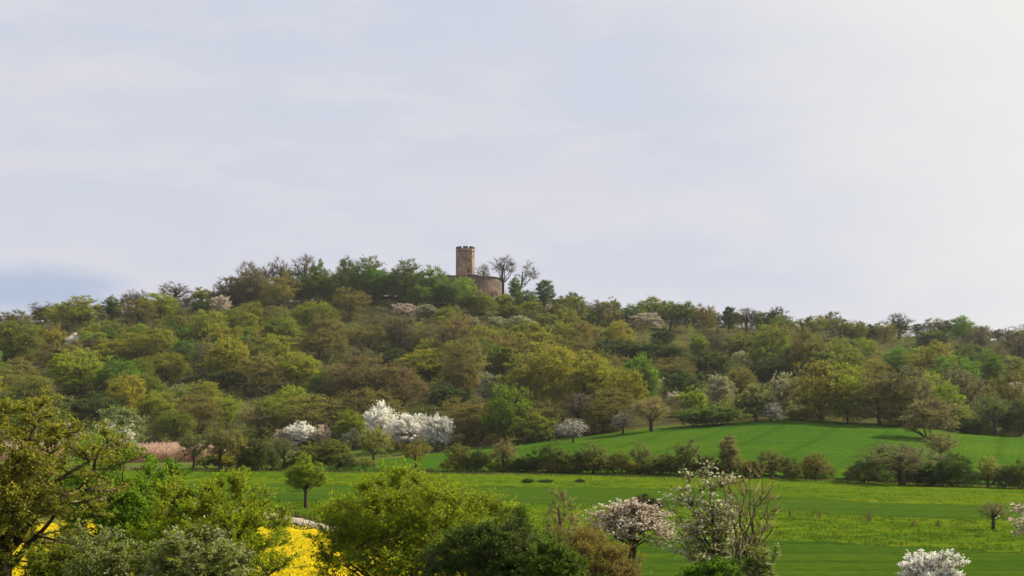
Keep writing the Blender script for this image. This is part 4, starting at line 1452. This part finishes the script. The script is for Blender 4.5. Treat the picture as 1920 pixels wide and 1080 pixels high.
fore('oak_tree', 'big bronze-olive tree with dark crooked limbs at the left edge', -2, 46, 736, 350, 'bronze', 101, nl=26, ns=12, nt=12, nlv=15, leaf=.075, trunk_r=.26, twig_w=.011, cluster=.9, up=.2, sl=.18, tl=.075, arch=.06, smin=-.8, limb_thin=1.3, lobes=.42, clear=.2)
fore('broadleaf_tree', 'bright fresh green round tree behind the big bronze tree', 212, 58, 820, 190, 'spring', 102, nl=22, ns=10, nt=10, nlv=16, leaf=.085, trunk_r=.16, twig_w=.009, cluster=.4, up=.7, tl=.10, smin=-.8, shape='full', clear=-.4, lobes=.3)
fore('broadleaf_tree', 'darker leafy green tree between fresh green tree and yellow-green willow', 286, 60, 866, 130, 'fresh', 103, nl=20, ns=10, nt=9, nlv=15, leaf=.09, trunk_r=.15, twig_w=.009, cluster=.7, up=.7, tl=.11, smin=-.8, shape='full', clear=-.4, lobes=.4)
fore('shrub', 'low olive shrub at bottom left between bronze tree trunk and silvery bush', 112, 43, 1022, 120, 'olive', 121, category='shrub', nl=16, ns=8, nt=8, nlv=12, leaf=.065, trunk_r=.08, twig_w=.007, cluster=.8, up=.7, tl=.12, stems=4, smin=-.5, shape='full', lobes=.45)
fore('willow', 'yellow-green upright willow left of the open rape field', 396, 54, 893, 255, 'willow', 104, twig='twig_warm', nl=28, ns=12, nt=10, nlv=18, leaf=.085, aspect=.45, trunk_r=.18, twig_w=.009, cluster=.4, up=1.1, sl=.17, tl=.09, stems=9, smin=-.8, spread=.5, shape='full', clear=-.4, limb_thin=.5, lobes=.3)
fore('whitebeam', 'silvery green bush at bottom left under the bronze tree', 196, 40, 990, 150, 'silver', 105, category='shrub', nl=14, ns=7, nt=9, nlv=15, leaf=.06, trunk_r=.10, twig_w=.007, cluster=1.3, up=.6, tl=.13, stems=3, smin=-.6, shape='full', lobes=.6)
fore('whitebeam', 'silvery green bush in front of the left willow', 362, 38, 992, 180, 'silver', 106, category='shrub', nl=14, ns=8, nt=9, nlv=15, leaf=.06, trunk_r=.10, twig_w=.007, cluster=1.3, up=.6, tl=.13, stems=3, smin=-.6, shape='full', lobes=.6)
fore('willow', 'big domed yellow-green willow right of the open rape field', 766, 62, 884, 335, 'willow', 107, twig='twig_warm', nl=36, ns=13, nt=11, nlv=15, leaf=.09, aspect=.45, trunk_r=.22, twig_w=.009, cluster=.5, up=.8, sl=.16, tl=.08, stems=10, smin=-.7, spread=.5, shape='full', clear=.0, limb_thin=.5, lobes=.3)
fore('dark_shrub', 'dark green shrub at the bottom in front of the big willow', 930, 46, 980, 240, 'dark', 108, category='shrub', nl=26, ns=11, nt=10, nlv=12, leaf=.075, trunk_r=.14, twig_w=.008, cluster=.9, up=.6, tl=.09, stems=4, smin=-.6, lobes=.42, shape='full')
fore('sapling', 'slim dark green sapling tip right of the big willow', 975, 50, 952, 56, 'mid', 109, nl=14, ns=7, nt=7, nlv=9, leaf=.08, aspect=.35, trunk_r=.06, twig_w=.007, up=1.2, tl=.16, sl=.25, shape='cone', smin=-.6)
fore('shrub', 'light green leafy shrub between dark shrub and reddish brown shrub', 1034, 44, 1008, 110, 'mid', 110, category='shrub', nl=18, ns=8, nt=8, nlv=12, leaf=.07, trunk_r=.08, twig_w=.007, cluster=.8, up=.8, tl=.12, stems=4, smin=-.5, shape='full', lobes=.4)
fore('shrub', 'reddish brown twiggy shrub left of the blossoming tree', 1092, 54, 988, 190, 'rust', 111, twig='twig_red', category='shrub', nl=30, ns=11, nt=12, nlv=1.6, leaf=.05, trunk_r=.10, twig_w=.009, cluster=.6, up=1.2, tl=.11, stems=8, smin=-.5, spread=.9, nx=2, shape='full', limb_thin=.5)
fore('sapling', 'bare thin sapling rising behind the reddish brown shrub', 1052, 58, 912, 74, 'rust', 112, twig='twig_warm', bark='bark_pale', nl=12, ns=7, nt=5, nlv=0, trunk_r=.07, twig_w=.010, up=1.1, tl=.16, sl=.25, arch=-.1, smin=-.5, lobes=.4)
fore('blossoming_tree', 'white blossoming tree with umbrella crown in front of the purple bush', 1178, 60, 938, 148, 'pink', 113, nl=15, ns=8, nt=9, nlv=7, leaf=.06, aspect=.8, trunk_r=.12, twig_w=.009, cluster=1.6, up=.9, tl=.12, clear=2.3, shape='umbrella', smin=-.5, arch=.0, lobes=.5)
fore('poplar', 'tall pale blossoming poplar leaning left beside bare saplings', 1358, 50, 874, 125, 'pale', 114, nl=20, ns=6, nt=6, nlv=6.5, leaf=.085, aspect=.75, trunk_r=.10, twig_w=.008, cluster=1.5, up=.6, tl=.15, sl=.24, smin=-.85, clear=.3, lean=(-.35, 0), lobes=.45)
fore('bare_sapling', 'cluster of bare pale stems right of the leaning poplar', 1408, 47, 872, 105, 'silver', 115, twig='twig_warm', bark='bark_pale', nl=14, ns=5, nt=4, nlv=0, trunk_r=.07, twig_w=.009, up=1.5, tl=.22, sl=.25, stems=6, smin=-.6, arch=-.05, spread=.7, shape='vase', limb_thin=1.3)
fore('shrub', 'green low bush at the foot of the leaning poplar', 1332, 46, 1050, 110, 'fresh', 116, category='shrub', nl=18, ns=8, nt=8, nlv=11, leaf=.07, trunk_r=.08, twig_w=.007, cluster=.7, up=.6, tl=.12, stems=4, smin=-.5, shape='full', lobes=.4)
fore('shrub', 'pale leafy low shrub at the foot of the bare stems', 1424, 45, 1026, 62, 'silver', 117, category='shrub', nl=12, ns=7, nt=7, nlv=8, leaf=.07, trunk_r=.06, twig_w=.007, cluster=.9, up=1.0, tl=.16, stems=3, smin=-.5, lobes=.4)
fore('blossoming_bush', 'white blossoming bush cut off by the bottom edge at right', 1746, 48, 1036, 108, 'white', 118, category='shrub', nl=20, ns=9, nt=9, nlv=10, leaf=.05, aspect=.8, trunk_r=.10, twig_w=.008, cluster=1.3, up=1.0, tl=.14, stems=4, smin=-.4, lobes=.45)
fore('blossoming_tree', 'blossoming tree mostly outside the right edge above the meadow', 1950, 80, 940, 90, 'pink', 119, nl=12, ns=8, nt=8, nlv=6, leaf=.08, aspect=.8, trunk_r=.10, twig_w=.009, cluster=1.3, up=.5, tl=.12, smin=-.4, clear=2.0, lobes=.4)

# ------------------------------------------------------------------ the air between
def haze():
    V, f = box_arrays((0, 900, 45), (9000, 4400, 130))
    V[:, 2] = np.where(V[:, 2] < 45, -20, 118)
    me = bpy.data.meshes.new('haze')
    me.from_pydata([tuple(v) for v in V], [], [tuple(int(k) for k in q) for q in f])
    m, N, L = new_mat('haze_air')
    out = N.new('ShaderNodeOutputMaterial')
    pv = N.new('ShaderNodeVolumePrincipled')
    pv.inputs['Color'].default_value = (.86, .90, .97, 1)
    pv.inputs['Density'].default_value = HAZE
    pv.inputs['Anisotropy'].default_value = .3
    L.new(pv.outputs[0], out.inputs['Volume'])
    me.materials.append(m)
    tag(link('haze', me), 'thin pale spring haze over the valley and hill', kind='stuff')


HAZE = .000042
haze()
